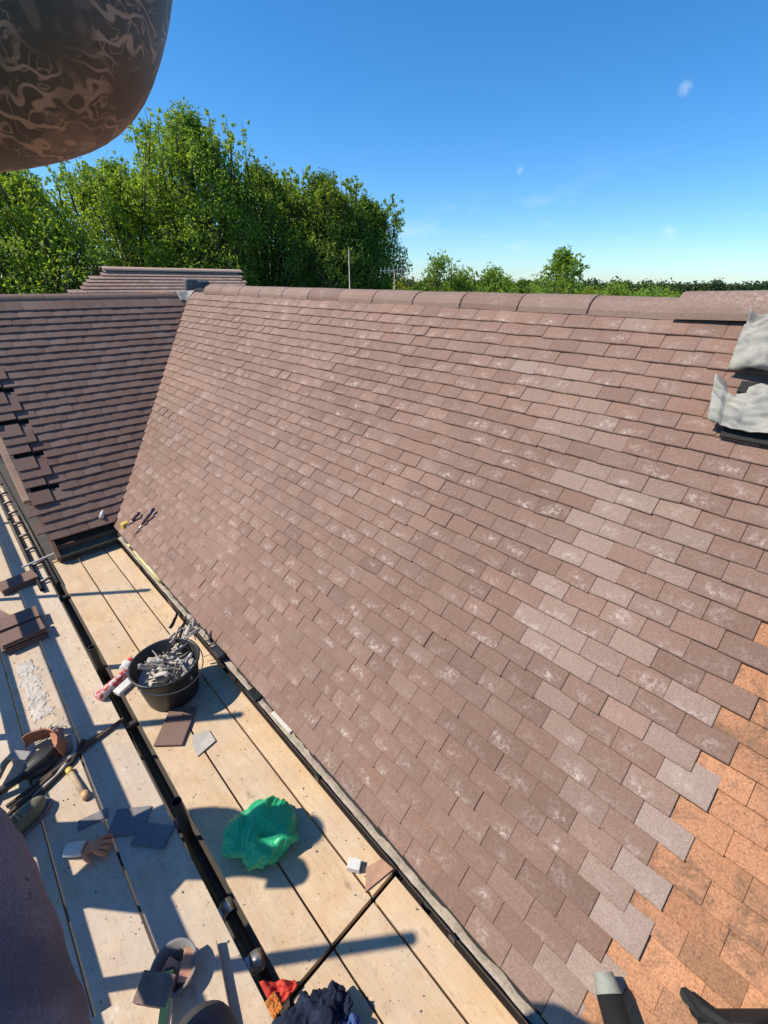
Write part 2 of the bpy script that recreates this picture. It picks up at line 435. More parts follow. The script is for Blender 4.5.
def tile_field(name, kind, umin, umax, rows, mat, parent, tintf, clip=None, seed=1, T=.012, ragged=None, u0=0.0, gauge=GA, s0=0.0, rough=1.0, gap=.006):
    """kind 'main': courses along Y facing -X ; kind 'left': courses along X facing -Y.
       one mesh of overlapping plain tiles, each a slab with cambered top and softened tail"""
    rnd = random.Random(seed)
    if kind == 'main':
        P = lambda u, s, h: (XR - s*I2 - (h-.032)*I2, u, ZR - s*I2 + (h-.032)*I2)
    else:
        P = lambda u, s, h: (u, YL - s*I2 - (h-.032)*I2, ZR - s*I2 + (h-.032)*I2)
    V = []; F = []; UV = []; C = []
    W = TW
    for k in rows:
        sh = (W/2 if k % 2 else 0) + u0
        i0 = math.floor((umin - sh)/W) - 1; i1 = math.ceil((umax - sh)/W) + 1
        for i in range(i0, i1):
            ua = sh + i*W; ub = ua + W; uc = (ua + ub)/2
            if uc < umin or uc > umax: continue
            if ragged and not ragged(k, uc): continue
            g = .0008
            ua += g*rnd.uniform(.2, 1.9); ub -= g*rnd.uniform(.2, 1.9)
            st = s0 + (k+1)*gauge + rnd.gauss(0, .0013)*rough      # tail
            skew = rnd.gauss(0, .0013)*rough
            lift = abs(rnd.gauss(0, .0011))*rough; tilt = rnd.gauss(0, .0010)*rough
            camber = rnd.uniform(.0008, .0022)
            tint = tintf(k, uc, rnd)
            L = gauge*1.42
            chip = {0: rnd.uniform(.003, .010)} if rnd.random() < .05 else ({6: rnd.uniform(.003, .010)} if rnd.random() < .05 else {})
            wv = rnd.gauss(0, .0007)
            chip.update({3: wv, 2: wv*.8, 4: wv*.6})
            us = [0, .012, .27, .5, .73, .988, 1]
            rowsv = []
            base = len(V)
            for r, (ds, hh) in enumerate(((0, .0205+gap), (0, .0205+T-.003), (.003, .0205+T), (L, .0205+T-.122*L/.99))):
                for j, t in enumerate(us):
                    u = ua + (ub-ua)*t
                    arch = camber*(1-(2*t-1)**2)
                    h = hh + lift + tilt*(2*t-1) + (arch if r != 0 else arch*.8) + (-.0011 if (j in (0, 6) and r in (1, 2, 3)) else 0)
                    s = st - ds + skew*(2*t-1)
                    if r <= 2 and j in chip: s -= chip[j]
                    V.append(P(u, s, h))
            n = 7
            for r in range(3):
                for j in range(n-1):
                    a = base + r*n + j
                    F.append((a, a+1, a+n+1, a+n))
                    v0 = [0, 0, .03, 1][r]; v1 = [0, .03, .03, 1.35][r+1] if r < 2 else 1.35
                    UV += [(us[j], v0), (us[j+1], v0), (us[j+1], v1), (us[j], v1)]
                    C += [tint]*4
            # sides down to the bed
            b2 = len(V)
            for (t, j) in ((0, 0), (1, 6)):
                u = ua + (ub-ua)*t
                V.append(P(u, st, .0205+gap+lift)); V.append(P(u, st-L, .0))
            for q, j in ((0, 0), (2, 6)):
                F.append((base+j, base+n+j, base+2*n+j, base+3*n+j, b2+q+1)); 
                UV += [(j/6, 0), (j/6, .02), (j/6, .03), (j/6, 1), (j/6, 1)]; C += [tint]*5
    me = bpy.data.meshes.new(name)
    me.from_pydata(V, [], F)
    uvl = me.uv_layers.new(name='tile')
    uvl.data.foreach_set('uv', [c for p in UV for c in p])
    ca = me.color_attributes.new('tint', 'FLOAT_COLOR', 'CORNER')
    ca.data.foreach_set('color', [c for p in C for c in (p[0], p[1], p[2], 1)])
    bm = bmesh.new(); bm.from_mesh(me)
    if clip:
        co, no = clip
        bmesh.ops.bisect_plane(bm, geom=bm.verts[:]+bm.edges[:]+bm.faces[:], plane_co=co, plane_no=no, clear_outer=True)
    bmesh.ops.recalc_face_normals(bm, faces=bm.faces[:])
    bm.to_mesh(me); bm.free()
    return link(name, me, mat, parent)

# ------------------------------------------------------------------ house
house = empty('tiled_house', (3.03, 2.0, -2.3))
tag(house, 'bungalow with a long brown plain-tiled roof slope, a valley and a short side roof', 'house')
def hp(o):
    o.parent = house; o.matrix_parent_inverse = Matrix.Translation(house.location).inverted(); return o

LIGHT = {}
def near(y, k, y0, k0): return abs(y-y0) < .085 and k == k0
PALE = [(.712,12),(.594,13),(.662,14),(.592,15),(.651,16),(.487,16),(.654,18),(.672,20),(.495,20),(.575,21),(.409,21),
        (.008,20),(.84,12),(5.0,18),(4.8,15),(1.0,5)]
def main_tint(k, y, rnd):
    br = .5 + rnd.gauss(0, .060)
    edge = (.70 + max(0, 12-k)*.10) if k < 20 else .70 - (k-19)*.085
    gr = max(0, rnd.gauss(.03, .04))
    sm = max(0, rnd.gauss(.50, .42))
    if 3 < k < 30 and edge - .50 < y < edge:
        gr += max(0, rnd.gauss(.11, .10)); br += .02
    if k > 8: br -= .05*min(1, max(0, (k-8)/10))*min(1, max(0, (3.2-y)/2.5))
    if y > edge and k > 9 and y < edge + .8: br -= .03
    if y > 3: gr += .02; br += .02
    if rnd.random() < .012: gr += .2
    for (yy, kk) in PALE:
        if abs(y-yy) < .084 and abs(k+1-kk) < .6: gr = .36; br = .56
    if k >= 21 and k % 2 == 0 and y < -.06: gr = .55; br = .57; sm = .7
    if k >= 21 and k % 2 == 1 and y < -.0 and rnd.random() < .5: gr = .35
    br += .06*noise.noise(Vector((y*1.3, k*.13, 3)))
    return (br, min(sm, 1.3), min(gr, 1))
def old_tint(k, y, rnd):
    return (.5 + rnd.gauss(0, .10), 0, max(0, min(.8, rnd.gauss(.10, .16))))
def left_tint(k, x, rnd):
    return (.46 + rnd.gauss(0, .07), max(0, rnd.gauss(.3, .25)), max(0, rnd.gauss(.06, .07)))

NR = 33
t_main = hp(tile_field('roof_tiles', 'main', -.165, 7.3, range(NR), M['tile'], None, main_tint, T=.0325,
          clip=((0, KV, 0), (-1, 1, 0)), gap=.016, rough=1.35, seed=4, u0=-.172))
tag(t_main, 'brown concrete plain tiles with whitish bloom on the long slope')
t_old = hp(tile_field('old_roof_tiles', 'main', -3.0, -.1651, range(NR), M['tile_old'], None, old_tint, seed=9, u0=-.172, T=.022, gap=.008, rough=1.6))
tag(t_old, 'old weathered orange clay tiles beside the new brown ones')
# left slope, slightly wider gauge
GL = .0967
def left_rag(k, x):
    return True
def ll(k, x):   # laid-out verge tiles, smoother
    return x < .26 + .165*(1 + (k % 2)*.5) and 8 <= k <= 24
t_left = hp(tile_field('side_roof_tiles', 'left', .26, 3.2, range(29), M['tile_plain'], None, left_tint,
          clip=((0, KV, 0), (1, -1, 0)), seed=6, gauge=GL, s0=.115, u0=.26, gap=.014, T=.036,
          ragged=lambda k, x: not ll(k, x)))
def verge():
    # verge tiles stand prouder, a step at a time, not yet lined up with the rest
    V = MB(); rnd = random.Random(5)
    bm = V.bm
    for k in range(8, 25):
        if (k % 4) == 3: continue
        st = .115 + (k+1)*GL + rnd.gauss(0, .003)
        w = .165*(1.5 if k % 2 else 1.0)
        x0 = .245 + rnd.gauss(0, .004); x1 = .26 + w - .006
        q = Matrix(((1, 0, 0), (0, -I2, -I2), (0, -I2, I2)))
        L = .15
        c = Vector((( x0+x1)/2, YL, ZR)) + q @ Vector((0, st - L/2, .026))
        V.box(c, (x1-x0, L, .013), q @ RX(.12), bev=.0015)
    me = V.me('verge_tiles')
    uvl = me.uv_layers.new(name='tile')
    for d in uvl.data: d.uv = (.5, .9)
    ca = me.color_attributes.new('tint', 'FLOAT_COLOR', 'CORNER')
    for p in me.polygons:
        r = .47 + .06*math.sin(p.center.y*40)
        for li in p.loop_indices: ca.data[li].color = (r, .05, .05, 1)
    return link('verge_tiles', me, M['tile_plain'])
tag(hp(verge()), 'smooth loose-laid tiles in steps at the open verge')

# underlay + back slopes + walls
u = MB()
e = 33*GA + .02
u.quad((XR, -3, ZR), (XR - e*I2, -3, ZR - e*I2), (XR - e*I2, XR - e*I2 + KV, ZR - e*I2), (XR, XR + KV, ZR))
u.quad((.27, YL, ZR), (.27, YL - 2.93*I2, ZR - 2.93*I2), (YL - 2.93*I2 - KV, YL - 2.93*I2, ZR - 2.93*I2), (XR, YL, ZR))
bmesh.ops.translate(u.bm, verts=u.bm.verts[:], vec=(0, 0, -.050))
hp(u.build('roof_underlay', M['felt']))
bk = MB()
bk.quad((3.165, -3, ZR), (5.3, -3, ZR-2.13), (5.3, 9.3, ZR-2.13), (3.165, 9.3, ZR))
bk.quad((.27, YL+.22, ZR-.1), (.27, YL+2.3, ZR-2.2), (3.0, YL+2.3, ZR-2.2), (3.0, YL+.22, ZR-.1))
bk.quad((XR, XR+KV-.02, ZR), (3.165, 6.7, ZR), (3.165, 9.3, ZR), (XR, 9.3, ZR))
hp(bk.build('rear_roof_slope', M['brick']))
wl = MB()
wl.box((3.1, 1.0, -1.08), (4.1, 8.0, 2.36))
wl.box((1.9, 7.0, -1.08), (2.9, 3.9, 2.36))
wl.prism([(.46, 5.1), (.46, 8.9), (.50, 8.9), (.50, 5.1)], 0, .08)
hp(wl.build('wall', M['brick']))
gb = MB()
gb.quad((.48, 5.05, .1), (.48, 8.9, .1), (.48, YL+.1, ZR-.12), (.48, YL-.05, ZR-.12))
hp(gb.build('gable_wall', M['wood_old']))  # dark timber colour stands in for the shade of the deep gap

# bargeboard stub (tan timber with old orange tile edge) and dark soffit along the verge
d45 = Matrix(((1, 0, 0), (0, -I2, -I2), (0, -I2, I2)))
def on_left(x, s, h): return Vector((x, YL - s*I2 - h*I2, ZR - s*I2 + h*I2))
b = MB(); c = on_left(.215, 1.93, -.01); b.box(c, (.055, 1.05, .075), d45, bev=.003)
hp(b.build('bargeboard', simple('pinkish_new_timber', (.50, .31, .20), .8, var=.3, scale=18)))
b = MB(); c = on_left(.214, 1.35, .045); b.box(c, (.05, .5, .03), d45, bev=.004)
hp(b.build('verge_mortar', simple('red_orange_verge', (.55, .15, .07), .85, var=.4, scale=30)))
b = MB(); b.box(on_left(.262, 2.72, -.03), (.035, .78, .10), d45, bev=.003)
hp(b.build('soffit_board', M['wood_old']))

# ridge tiles ------------------------------------------------------
def ridge_tile_mesh(r, L, seg=14, t=.014, flat=.95, hs=0.0):
    bm = bmesh.new()
    uvs = []
    rings = []
    ys = [0, .004, L*.33, L*.66, L-.004, L]
    for oi, rr in enumerate((r, r-t)):
        for i, y in enumerate(ys):
            ring = []
            for k in range(seg+1):
                a = PI*k/seg
                q = rr - (.003 if i in (0, 5) and oi == 0 else 0)
                ring.append(bm.verts.new((math.cos(a)*q, y, math.sin(a)*q*flat)))
            rings.append(ring)
    n = len(ys)
    F = []
    for o in (0, n):
        for i in range(n-1):
            for k in range(seg):
                F.append(bm.faces.new((rings[o+i][k], rings[o+i][k+1], rings[o+i+1][k+1], rings[o+i+1][k])))
    for i in (0, n-1):
        for k in range(seg): bm.faces.new((rings[i][k], rings[i][k+1], rings[n+i][k+1], rings[n+i][k]))
    for i in range(n-1):
        for k in (0, seg): bm.faces.new((rings[i][k], rings[i+1][k], rings[n+i+1][k], rings[n+i][k]))
    bmesh.ops.recalc_face_normals(bm, faces=bm.faces[:])
    me = bpy.data.meshes.new('ridge_tile'); bm.to_mesh(me); bm.free()
    uvl = me.uv_layers.new(name='tile')
    for lp in me.loops:
        co = me.vertices[lp.vertex_index].co
        uvl.data[lp.index].uv = (.5+.25*(co.y/L-.5)*2, .26 + (co.z/r-.75)*.6)
    ca = me.color_attributes.new('tint', 'FLOAT_COLOR', 'CORNER')
    return me
def tint_mesh(me, c):
    for d in me.color_attributes['tint'].data: d.color = (*c, 1)
rnd = random.Random(3)
RL = .475
y = .742
first = True
seams = []
yy = y
while yy < 6.9: seams.append(yy); yy += RL
for i, y0 in enumerate(seams[:-1]):
    me = ridge_tile_mesh(.132, RL - .008, flat=.80, seg=10)
    tint_mesh(me, (.5 + rnd.gauss(0, .05), rnd.uniform(.3, 1), max(0, rnd.gauss(.05, .06))))
    o = link('ridge_tile', me, M['ridge'], None, False)
    o.location = (3.033 + rnd.gauss(0, .0015), y0 + .0035, 2.278 + rnd.gauss(0, .0025))
    o.rotation_euler = (rnd.gauss(0, .006), rnd.gauss(0, .02), rnd.gauss(0, .004))
    hp(o)
# first tiles to the right: loose, lifted
for j, (y0, dz, rx, ln) in enumerate(((.235, .012, .03, .52), (-.26, .045, -.01, .50))):
    me = ridge_tile_mesh(.138, ln); tint_mesh(me, (.52, .9, .12))
    o = link('ridge_tile', me, M['ridge']); o.location = (3.02, y0, 2.285 + dz); o.rotation_euler = (-rx, 0, .015)
    hp(o)
    tag(o, 'larger loose ridge tile lifted off its bed')
# bonnet at the far end of the main ridge and mortar bed
me = ridge_tile_mesh(.115, .3); tint_mesh(me, (.55, .5, .4))
o = link('ridge_tile', me, M['ridge']); o.location = (3.02, 6.80, 2.24); o.rotation_euler = (R(-26), 0, R(12)); hp(o)
b = MB(); b.box((3.03, 3.6, 2.255), (.19, 6.3, .14), bev=.02); hp(b.build('ridge_mortar', M['felt']))
# left ridge along X
xs = .22
while xs < 2.75:
    L = min(.475, 2.84 - xs)
    me = ridge_tile_mesh(.108, L - .006); tint_mesh(me, (.36 + rnd.gauss(0, .04), rnd.uniform(0, .4), .02))
    o = link('ridge_tile', me, M['ridge']); o.location = (xs + L, YL + .055, 2.185 + rnd.gauss(0, .002)); o.rotation_euler = (0, 0, PI/2)
    hp(o); xs += .475
b = MB(); b.box((1.55, YL+.055, 2.18), (2.6, .16, .12), bev=.01); hp(b.build('ridge_mortar', M['felt']))
# lead saddle where the ridges meet
def sheet(name, fn, nu, nv, mat, th=.003, parent=None):
    bm = bmesh.new()
    g = [[bm.verts.new(fn(i/nu, j/nv)) for j in range(nv+1)] for i in range(nu+1)]
    for i in range(nu):
        for j in range(nv): bm.faces.new((g[i][j], g[i+1][j], g[i+1][j+1], g[i][j+1]))
    bmesh.ops.recalc_face_normals(bm, faces=bm.faces[:])
    me = bpy.data.meshes.new(name); bm.to_mesh(me); bm.free()
    o = link(name, me, mat, parent, True)
    s = o.modifiers.new('Solidify', 'SOLIDIFY'); s.thickness = th; s.offset = 0
    return o
def saddle(u_, v_):
    x = 2.72 + .38*u_; y = 6.78 + .34*v_
    z = max(ZR - (XR - x) + .03, ZR - (YL - y) + .03)
    z = min(z, 2.30) + .025*noise.noise(Vector((x*14, y*14, 1)))
    return (x, y, z)
hp(sheet('lead_saddle', saddle, 14, 12, M['lead']))

# gutters --------------------------------------------------------
XE = XR - 33*GA*I2           # eave line of tails (.805)
def gutter(name, along, a, bnd, c0, mat, z=.115):
    """half-round gutter swept along an axis; c0 = coordinate of its centre across"""
    bm = bmesh.new(); seg = 12
    n = 24; rings = []
    for i in range(n+1):
        t = a + (bnd-a)*i/n
        sag = .002*math.sin(i*1.7)
        pr = []
        for k in range(seg+1):
            an = PI + PI*k/seg
            pr.append((c0 + math.cos(an)*.055, z + math.sin(an)*.055 + sag))
        pr.append((c0 + .050, z+sag)); 
        for k in range(seg, -1, -1):
            an = PI + PI*k/seg
            pr.append((c0 + math.cos(an)*.050, z + math.sin(an)*.050 + sag))
        rings.append([bm.verts.new((p[0], t, p[1]) if along == 'Y' else (t, p[0], p[1])) for p in pr])
    for i in range(n):
        A, B = rings[i], rings[i+1]; m = len(A)
        for k in range(m): bm.faces.new((A[k], A[(k+1) % m], B[(k+1) % m], B[k]))
    bm.faces.new(rings[0]); bm.faces.new(rings[-1][::-1])
    bmesh.ops.recalc_face_normals(bm, faces=bm.faces[:])
    me = bpy.data.meshes.new(name); bm.to_mesh(me); bm.free()
    return link(name, me, mat, None, False)
g1 = hp(gutter('gutter', 'Y', -3.0, 4.72, .812, M['black_plastic']))
tag(g1, 'dark gutter along the long eave, silted with grey dust')
g2 = hp(gutter('gutter', 'X', .27, .86, 4.72, M['green_black'], .10))
tag(g2, 'dark green gutter across the end of the side roof')
b = MB()
bm = b.bm
def silt(u_, v_):
    y = -3.0 + 7.65*u_; x = .770 + .075*v_
    return (x, y, .107 + .012*noise.noise(Vector((x*30, y*9, 0))) + .006*noise.noise(Vector((x*90, y*60, 4))))
s = hp(sheet('gutter_silt', silt, 260, 5, M['silt'], .004)); tag(s, 'grey grit lying in the long gutter')
b = MB(); b.box((.905, .86, .06), (.02, 7.7, .18)); b.box((.56, 4.80, .05), (.60, .02, .18)); hp(b.build('fascia', M['wood_old']))
for yb in (.35, 1.25, 2.15, 3.05, 3.95):
    hp(MB().box((.752, yb, .108), (.012, .03, .042), bev=.002).build('gutter_bracket', M['black_plastic']))
b = MB(); b.box((.81, 1.66, .122), (.055, .19, .006), RZ(.03), bev=.002); hp(b.build('gutter_clip', M['whiteplastic']))
b = MB(); b.box((.812, 1.95, .118), (.115, .10, .016), bev=.003); b.cyl((.81, 1.95, .12), (.81, 1.95, .14), .012); hp(b.build('gutter_joint', M['black_plastic']))

# crumpled lead flashing at the right of the ridge
def on_main(y, s, h): return Vector((XR - s*I2 - h*I2, y, ZR - s*I2 + h*I2))
def leadA(u_, v_):
    y = .425 - .80*u_ - .03*v_; s = -.02 + .34*v_ + .03*u_
    h = .06 + .04*math.sin(u_*7+1)*(v_) + .05*noise.noise(Vector((u_*5, v_*4, 1))) + .02*noise.noise(Vector((u_*14, v_*12, 7)))
    h += .05*max(0, 1-abs(u_-.16)/.10)*(1-v_*.3) + .030*(1-3*abs(noise.noise(Vector((u_*4+v_*2, v_*2.5-u_*1.5, 3)))))
    if v_ > .72:
        a = (v_-.72)/.28; s = -.02+.34*.72 + .03*u_ + .07*math.sin(a*PI*.9); h += -.055*(1-math.cos(a*PI*.8))*.6
    return on_main(y, s, h + .01)
def leadB(u_, v_):
    y = .375 - .80*u_ + .06*(1-v_)*(1-u_); s = .34 + .25*v_ + .02*math.sin(u_*9)
    h = .065 + .03*noise.noise(Vector((u_*6, v_*4, 9))) + .016*noise.noise(Vector((u_*17, v_*13, 3))) - .035*(1-v_)**2 + .022*(1-3*abs(noise.noise(Vector((u_*5-v_*2, v_*2.2+u_, 13)))))
    if u_ < .06: h += .02
    return on_main(y, s, h)
la = empty('lead_flashing', (2.75, .2, 2.2))
tag(la, 'crumpled pale lead sheet peeled back over a hole below the ridge', 'lead flashing')
def pk(o, root):
    o.parent = root; o.matrix_parent_inverse = Matrix.Translation(root.location).inverted() if root.rotation_euler[2] == 0 else (Matrix.Translation(root.location) @ root.rotation_euler.to_matrix().to_4x4()).inverted(); return o
pk(sheet('upper_sheet', leadA, 90, 46, M['lead'], .004), la)
pk(sheet('lower_sheet', leadB, 90, 36, M['lead'], .004), la)
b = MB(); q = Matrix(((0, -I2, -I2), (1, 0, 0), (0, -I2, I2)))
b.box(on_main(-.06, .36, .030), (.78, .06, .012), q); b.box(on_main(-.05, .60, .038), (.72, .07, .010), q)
pk(b.build('dark_opening', M['black']), la)  # black slabs stand in for the shade in the gaps under the lead

# ------------------------------------------------------------------ rear roof behind the ridge (another building)
nb = empty('neighbouring_house', (3.6, 12.2, -2.3))
tag(nb, 'low house behind the ridge with a pale brown tiled roof and rounded ridge', 'house')
def np_(o): return pk(o, nb)
bx0, bx1 = 3.08, 6.15; yr = 11.45; zr = 2.45 + .16
def rr_tiles():
    V = []; F = []; UV = []; C = []; rnd = random.Random(8)
    for k in range(16):
        for i in range(-9, 18):
            xa = bx0 + (i + (.5 if k % 2 else 0))*.166
            if xa + .083 > bx1 or xa + .083 < bx0 - k*.13: continue
            s0_ = k*.1; s1 = s0_ + .105
            t = (.5+rnd.gauss(0, .07), rnd.uniform(.2, .8), abs(rnd.gauss(.1, .08)))
            base = len(V)
            for (s, h) in ((s1, 0), (s1, .03), (s0_, .012)):
                for x in (xa+.002, xa+.164): V.append((x, yr-.03 - s*.80 - h*.5, zr - s*.60 + h*.8))
            F += [(base, base+1, base+3, base+2), (base+2, base+3, base+5, base+4)]
            UV += [(0, 0), (1, 0), (1, .03), (0, .03), (0, .03), (1, .03), (1, 1), (0, 1)]; C += [t]*8
    me = bpy.data.meshes.new('roof_tiles'); me.from_pydata(V, [], F)
    me.uv_layers.new(name='tile').data.foreach_set('uv', [c for p in UV for c in p])
    me.color_attributes.new('tint', 'FLOAT_COLOR', 'CORNER').data.foreach_set('color', [c for p in C for c in (*p, 1)])
    return link('roof_tiles', me, tile_mat('faded_brown_tile', (.32, .195, .14), (.38, .24, .18), (.40, .33, .27), .6))
np_(rr_tiles())
b = MB()
b.quad((bx0-1.2, yr-1.35, zr-.98), (bx1, yr-1.35, zr-.98), (bx1, yr, zr), (bx0, yr, zr))
b.quad((bx0, yr+.1, zr), (bx1, yr+.1, zr), (bx1, yr+2.4, zr-1.7), (bx0-1.2, yr+2.4, zr-1.7))
np_(b.build('roof_underlay', M['felt']))
rtm = ridge_tile_mesh(.15, .44, flat=.5); tint_mesh(rtm, (.62, .6, .3))
x = bx0 + .44
m_rt = tile_mat('faded_ridge_tile', (.40, .25, .165), (.44, .29, .20), (.42, .33, .25), .4)
rtm.materials.append(m_rt)
while x <= bx1 + .05:
    o = bpy.data.objects.new('ridge_tile', rtm); COL.objects.link(o); o.location = (x, yr+.03, zr-.01); o.rotation_euler = (0, 0, PI/2); np_(o); x += .446
b = MB(); b.cyl((bx1+.0, yr+.03, zr-.02), (bx1+.10, yr+.03, zr-.03), .092, .07, 14); np_(b.build('ridge_end_cap', M['felt']))
b = MB(); b.box((4.2, 12.3, -.75), (4.0, 3.0, 3.0)); np_(b.build('wall', M['brick']))
# lead-wrapped upstand by the ridge junction
fl = MB(); fl.box((3.10, 7.28, 2.36), (.16, .14, .20), bev=.03); fl.box((3.26, 7.24, 2.38), (.22, .10, .09), bev=.03)
for v in fl.bm.verts: v.co += v.normal*.03*noise.noise(v.co*18)
vp = fl.build('lead_cap', M['lead_cap'], None, True); hp(vp); tag(vp, 'dark grey lead-wrapped lump beside the ridge junction')

# ------------------------------------------------------------------ scaffold boards
def board(x0, x1, y0, y1, label, mat='board', z=0.0, wob=0.0):
    o = MB().box(((x1-x0)*0, 0, -.019), (x1-x0, y1-y0, .038), bev=.004).build('scaffold_board', M[mat])
    o.location = ((x0+x1)/2, (y0+y1)/2, z); o.rotation_euler = (0, 0, wob)
    return tag(o, label, 'scaffold board', 'scaffold boards of the walkway')
board(.200, .402, .705, 4.83, 'warm scaffold board beside the dark slot, under the black bucket and loose brown tile', z=.001)
board(.412, .634, .705, 4.83, 'middle scaffold board of the right walkway, running up to the dark green gutter', z=-.002)
board(.645, .772, .705, 4.83, 'scaffold board tucked right under the long gutter, far length', z=0)
board(.204, .405, -2.6, .685, 'scaffold board by the navy jacket, nearest length beside the dark slot', z=-.003, wob=.001)
board(.412, .630, -2.6, .685, 'near middle scaffold board beyond the joint, right of the navy jacket', z=.001)
board(.641, .770, -2.6, .685, 'near scaffold board under the gutter with the small tile offcut on its end', z=-.001)
board(-.098, .122, 2.45, 8.6, 'dusty scaffold board left of the dark slot, far length beside the red packet', 'board_grey', z=.002)
board(-.330, -.106, 2.45, 8.6, 'dusty scaffold board carrying the mortar patch and the tile stacks', 'board_grey', z=-.001)
board(-.562, -.338, 2.45, 8.6, 'outer dusty scaffold board at the left picture edge, far length', 'board_grey', z=.001)
board(-.118, .122, -2.6, 2.425, 'scaffold board left of the dark slot under the grey slates, near length', 'board_grey', z=0)
board(-.350, -.128, -2.6, 2.425, 'scaffold board under the orange glove with the person shadow, near length', 'board_grey', z=.002)
board(-.585, -.360, -2.6, 2.425, 'outer scaffold board under the olive shoe, near length', 'board_grey', z=-.002)
board(-.82, -.592, -2.6, 8.6, 'outermost scaffold board outside the shoe, next to the guard rail', 'board_grey', z=0)
# short lapped board near the bottom
o = board(-.43, .02, .62, 1.10, 'short pale board lapped over the others at the bottom left', 'board_grey', z=.045, wob=R(-14))
o['group'] = 'short lapped boards'

# tubes
def tube_thing(name, a, b, label, cat, mat='steel', r=.0242, group=None):
    a = Vector(a); b = Vector(b)
    o = MB().pipe((0, 0, 0), b-a, r).build(name, M[mat], None, True)
    for p in o.data.polygons: p.use_smooth = True
    o.location = a
    em = o.modifiers.new('EdgeSplit', 'EDGE_SPLIT'); em.split_angle = R(40)
    return tag(o, label, cat, group)
tube_thing('ledger_tube', (.163, -2.4, -.13), (.163, 6.5, -.13), 'dark scaffold tube lying lengthwise in the slot between the walkways', 'scaffold tube', 'steel_dark')
for yy, lab in ((.52, 'crosswise scaffold tube under the boards near the navy jacket'), (.695, 'crosswise scaffold tube under the joint of the right walkway'), (2.437, 'crosswise scaffold tube under the joint by the tool belt'), (4.2, 'crosswise scaffold tube under the far tile stack')):
    tube_thing('transom_tube', (-.95, yy, -.068), (.93, yy, -.068), lab, 'scaffold tube', 'steel_dark')
tube_thing('standard_tube', (.150, 3.01, -2.3), (.150, 3.01, .20), 'upright scaffold tube end rising from the slot beside the red packet', 'scaffold tube', 'steel_dark')
tube_thing('standard_tube', (.160, 1.585, -2.3), (.160, 1.585, .20), 'upright scaffold tube end rising from the slot left of the green bag', 'scaffold tube', 'steel_dark')
for (yy, hh, lab) in ((1.52, 2.02, 'outer scaffold upright left of the torso, casting the near bar of shadow'), (3.02, 2.04, 'outer scaffold upright left of the tile stacks, casting the bar of shadow under the bucket'), (4.78, 2.1, 'far outer scaffold upright casting the thin bar of shadow near the side roof'), (6.6, 1.25, 'farthest outer scaffold upright past the side roof'), (-.6, 3.2, 'outer scaffold upright behind the viewpoint')):
    tube_thing('standard_tube', (-.68, yy, -2.3), (-.68, yy, hh), lab, 'scaffold tube', 'steel')
def rail(z, lab):
    o = MB().box((0, 0, 0), (.038, 11, .115), bev=.003).build('guard_rail', M['board_grey']); o.location = (-.725, 3.0, z)
    return tag(o, lab, 'guard rail')
rail(1.0, 'upper timber guard rail along the outer edge of the walkway'); rail(.56, 'middle timber guard rail along the outer edge of the walkway')
# couplers in the slot
def coupler(loc, rz, lab):
    r = empty('coupler', loc, rz)
    MB().pipe((-.03, 0, 0), (.03, 0, 0), .031, .006).build('clamp_body', M['coupler'], r, True)
    MB().box((0, .036, .01), (.045, .018, .03), bev=.003).cyl((0, .04, -.02), (0, .04, .04), .006).build('bolt', M['coupler'], r)
    return tag(r, lab, 'coupler', None)
coupler((.163, 1.16, -.10), R(90), 'scaffold coupler in the slot just above the red rag')
coupler((.165, .90, -.07), R(70), 'scaffold coupler in the slot touching the red rag')
coupler((.15, 1.64, -.06), R(80), 'scaffold coupler at the foot of the upright left of the green bag')
coupler((-.115, 1.66, -.055), R(10), 'pale coupler seen in the joint below the orange glove')
coupler((.40, .60, -.06), R(30), 'scaffold coupler showing in the board joint right of the navy jacket')

# lattice beam along the left of the side roof
lb = empty('lattice_beam', (.10, 5.6, .0))
tag(lb, 'dark lattice beam lying beside the side roof, pale boards showing between its rungs', 'lattice beam')
for dx in (-.055, .065): MB().pipe((dx, -1.3, .03), (dx, 2.9, .03), .019).build('chord_tube', M['steel_dark'], lb, True)
for i in range(12): MB().cyl((-.055, -1.15+i*.36, .03), (.065, -1.15+i*.36+.02, .03), .013).build('rung', M['steel'], lb, True)
tube_thing('bracket_tube', (-.02, 4.78, .06), (.30, 4.84, .07), 'short pale bar bridging the slot at the corner of the side gutter', 'bracket', 'whiteplastic', .010)

# ------------------------------------------------------------------ loose tiles
def slab_mesh():
    m = MB(); m.box((0, 0, .006), (.165, .265, .012), bev=.0015)
    m.box((-.05, .122, -.004), (.02, .014, .01)); m.box((.05, .122, -.004), (.02, .014, .01))
    me = m.me('loose_tile')
    for v in me.vertices: v.co.z += .003*(1-(v.co.x/.083)**2)
    me.uv_layers.new(name='tile')
    for d in me.uv_layers['tile'].data: d.uv = (.5, .8)
    return me
def loose(loc, rz, label, br=.5, tilt=(0, 0), gr=.05, group=None, mat='tile_plain'):
    me = slab_mesh(); ca = me.color_attributes.new('tint', 'FLOAT_COLOR', 'CORNER')
    for d in ca.data: d.color = (br, .2, gr, 1)
    o = link('loose_tile', me, M[mat]); o.location = loc; o.rotation_euler = (tilt[0], tilt[1], rz)
    return tag(o, label, 'tile', group)
loose((.352, 2.165, .008), R(-42), 'brown tile lying flat on the boards below the black bucket', .58)
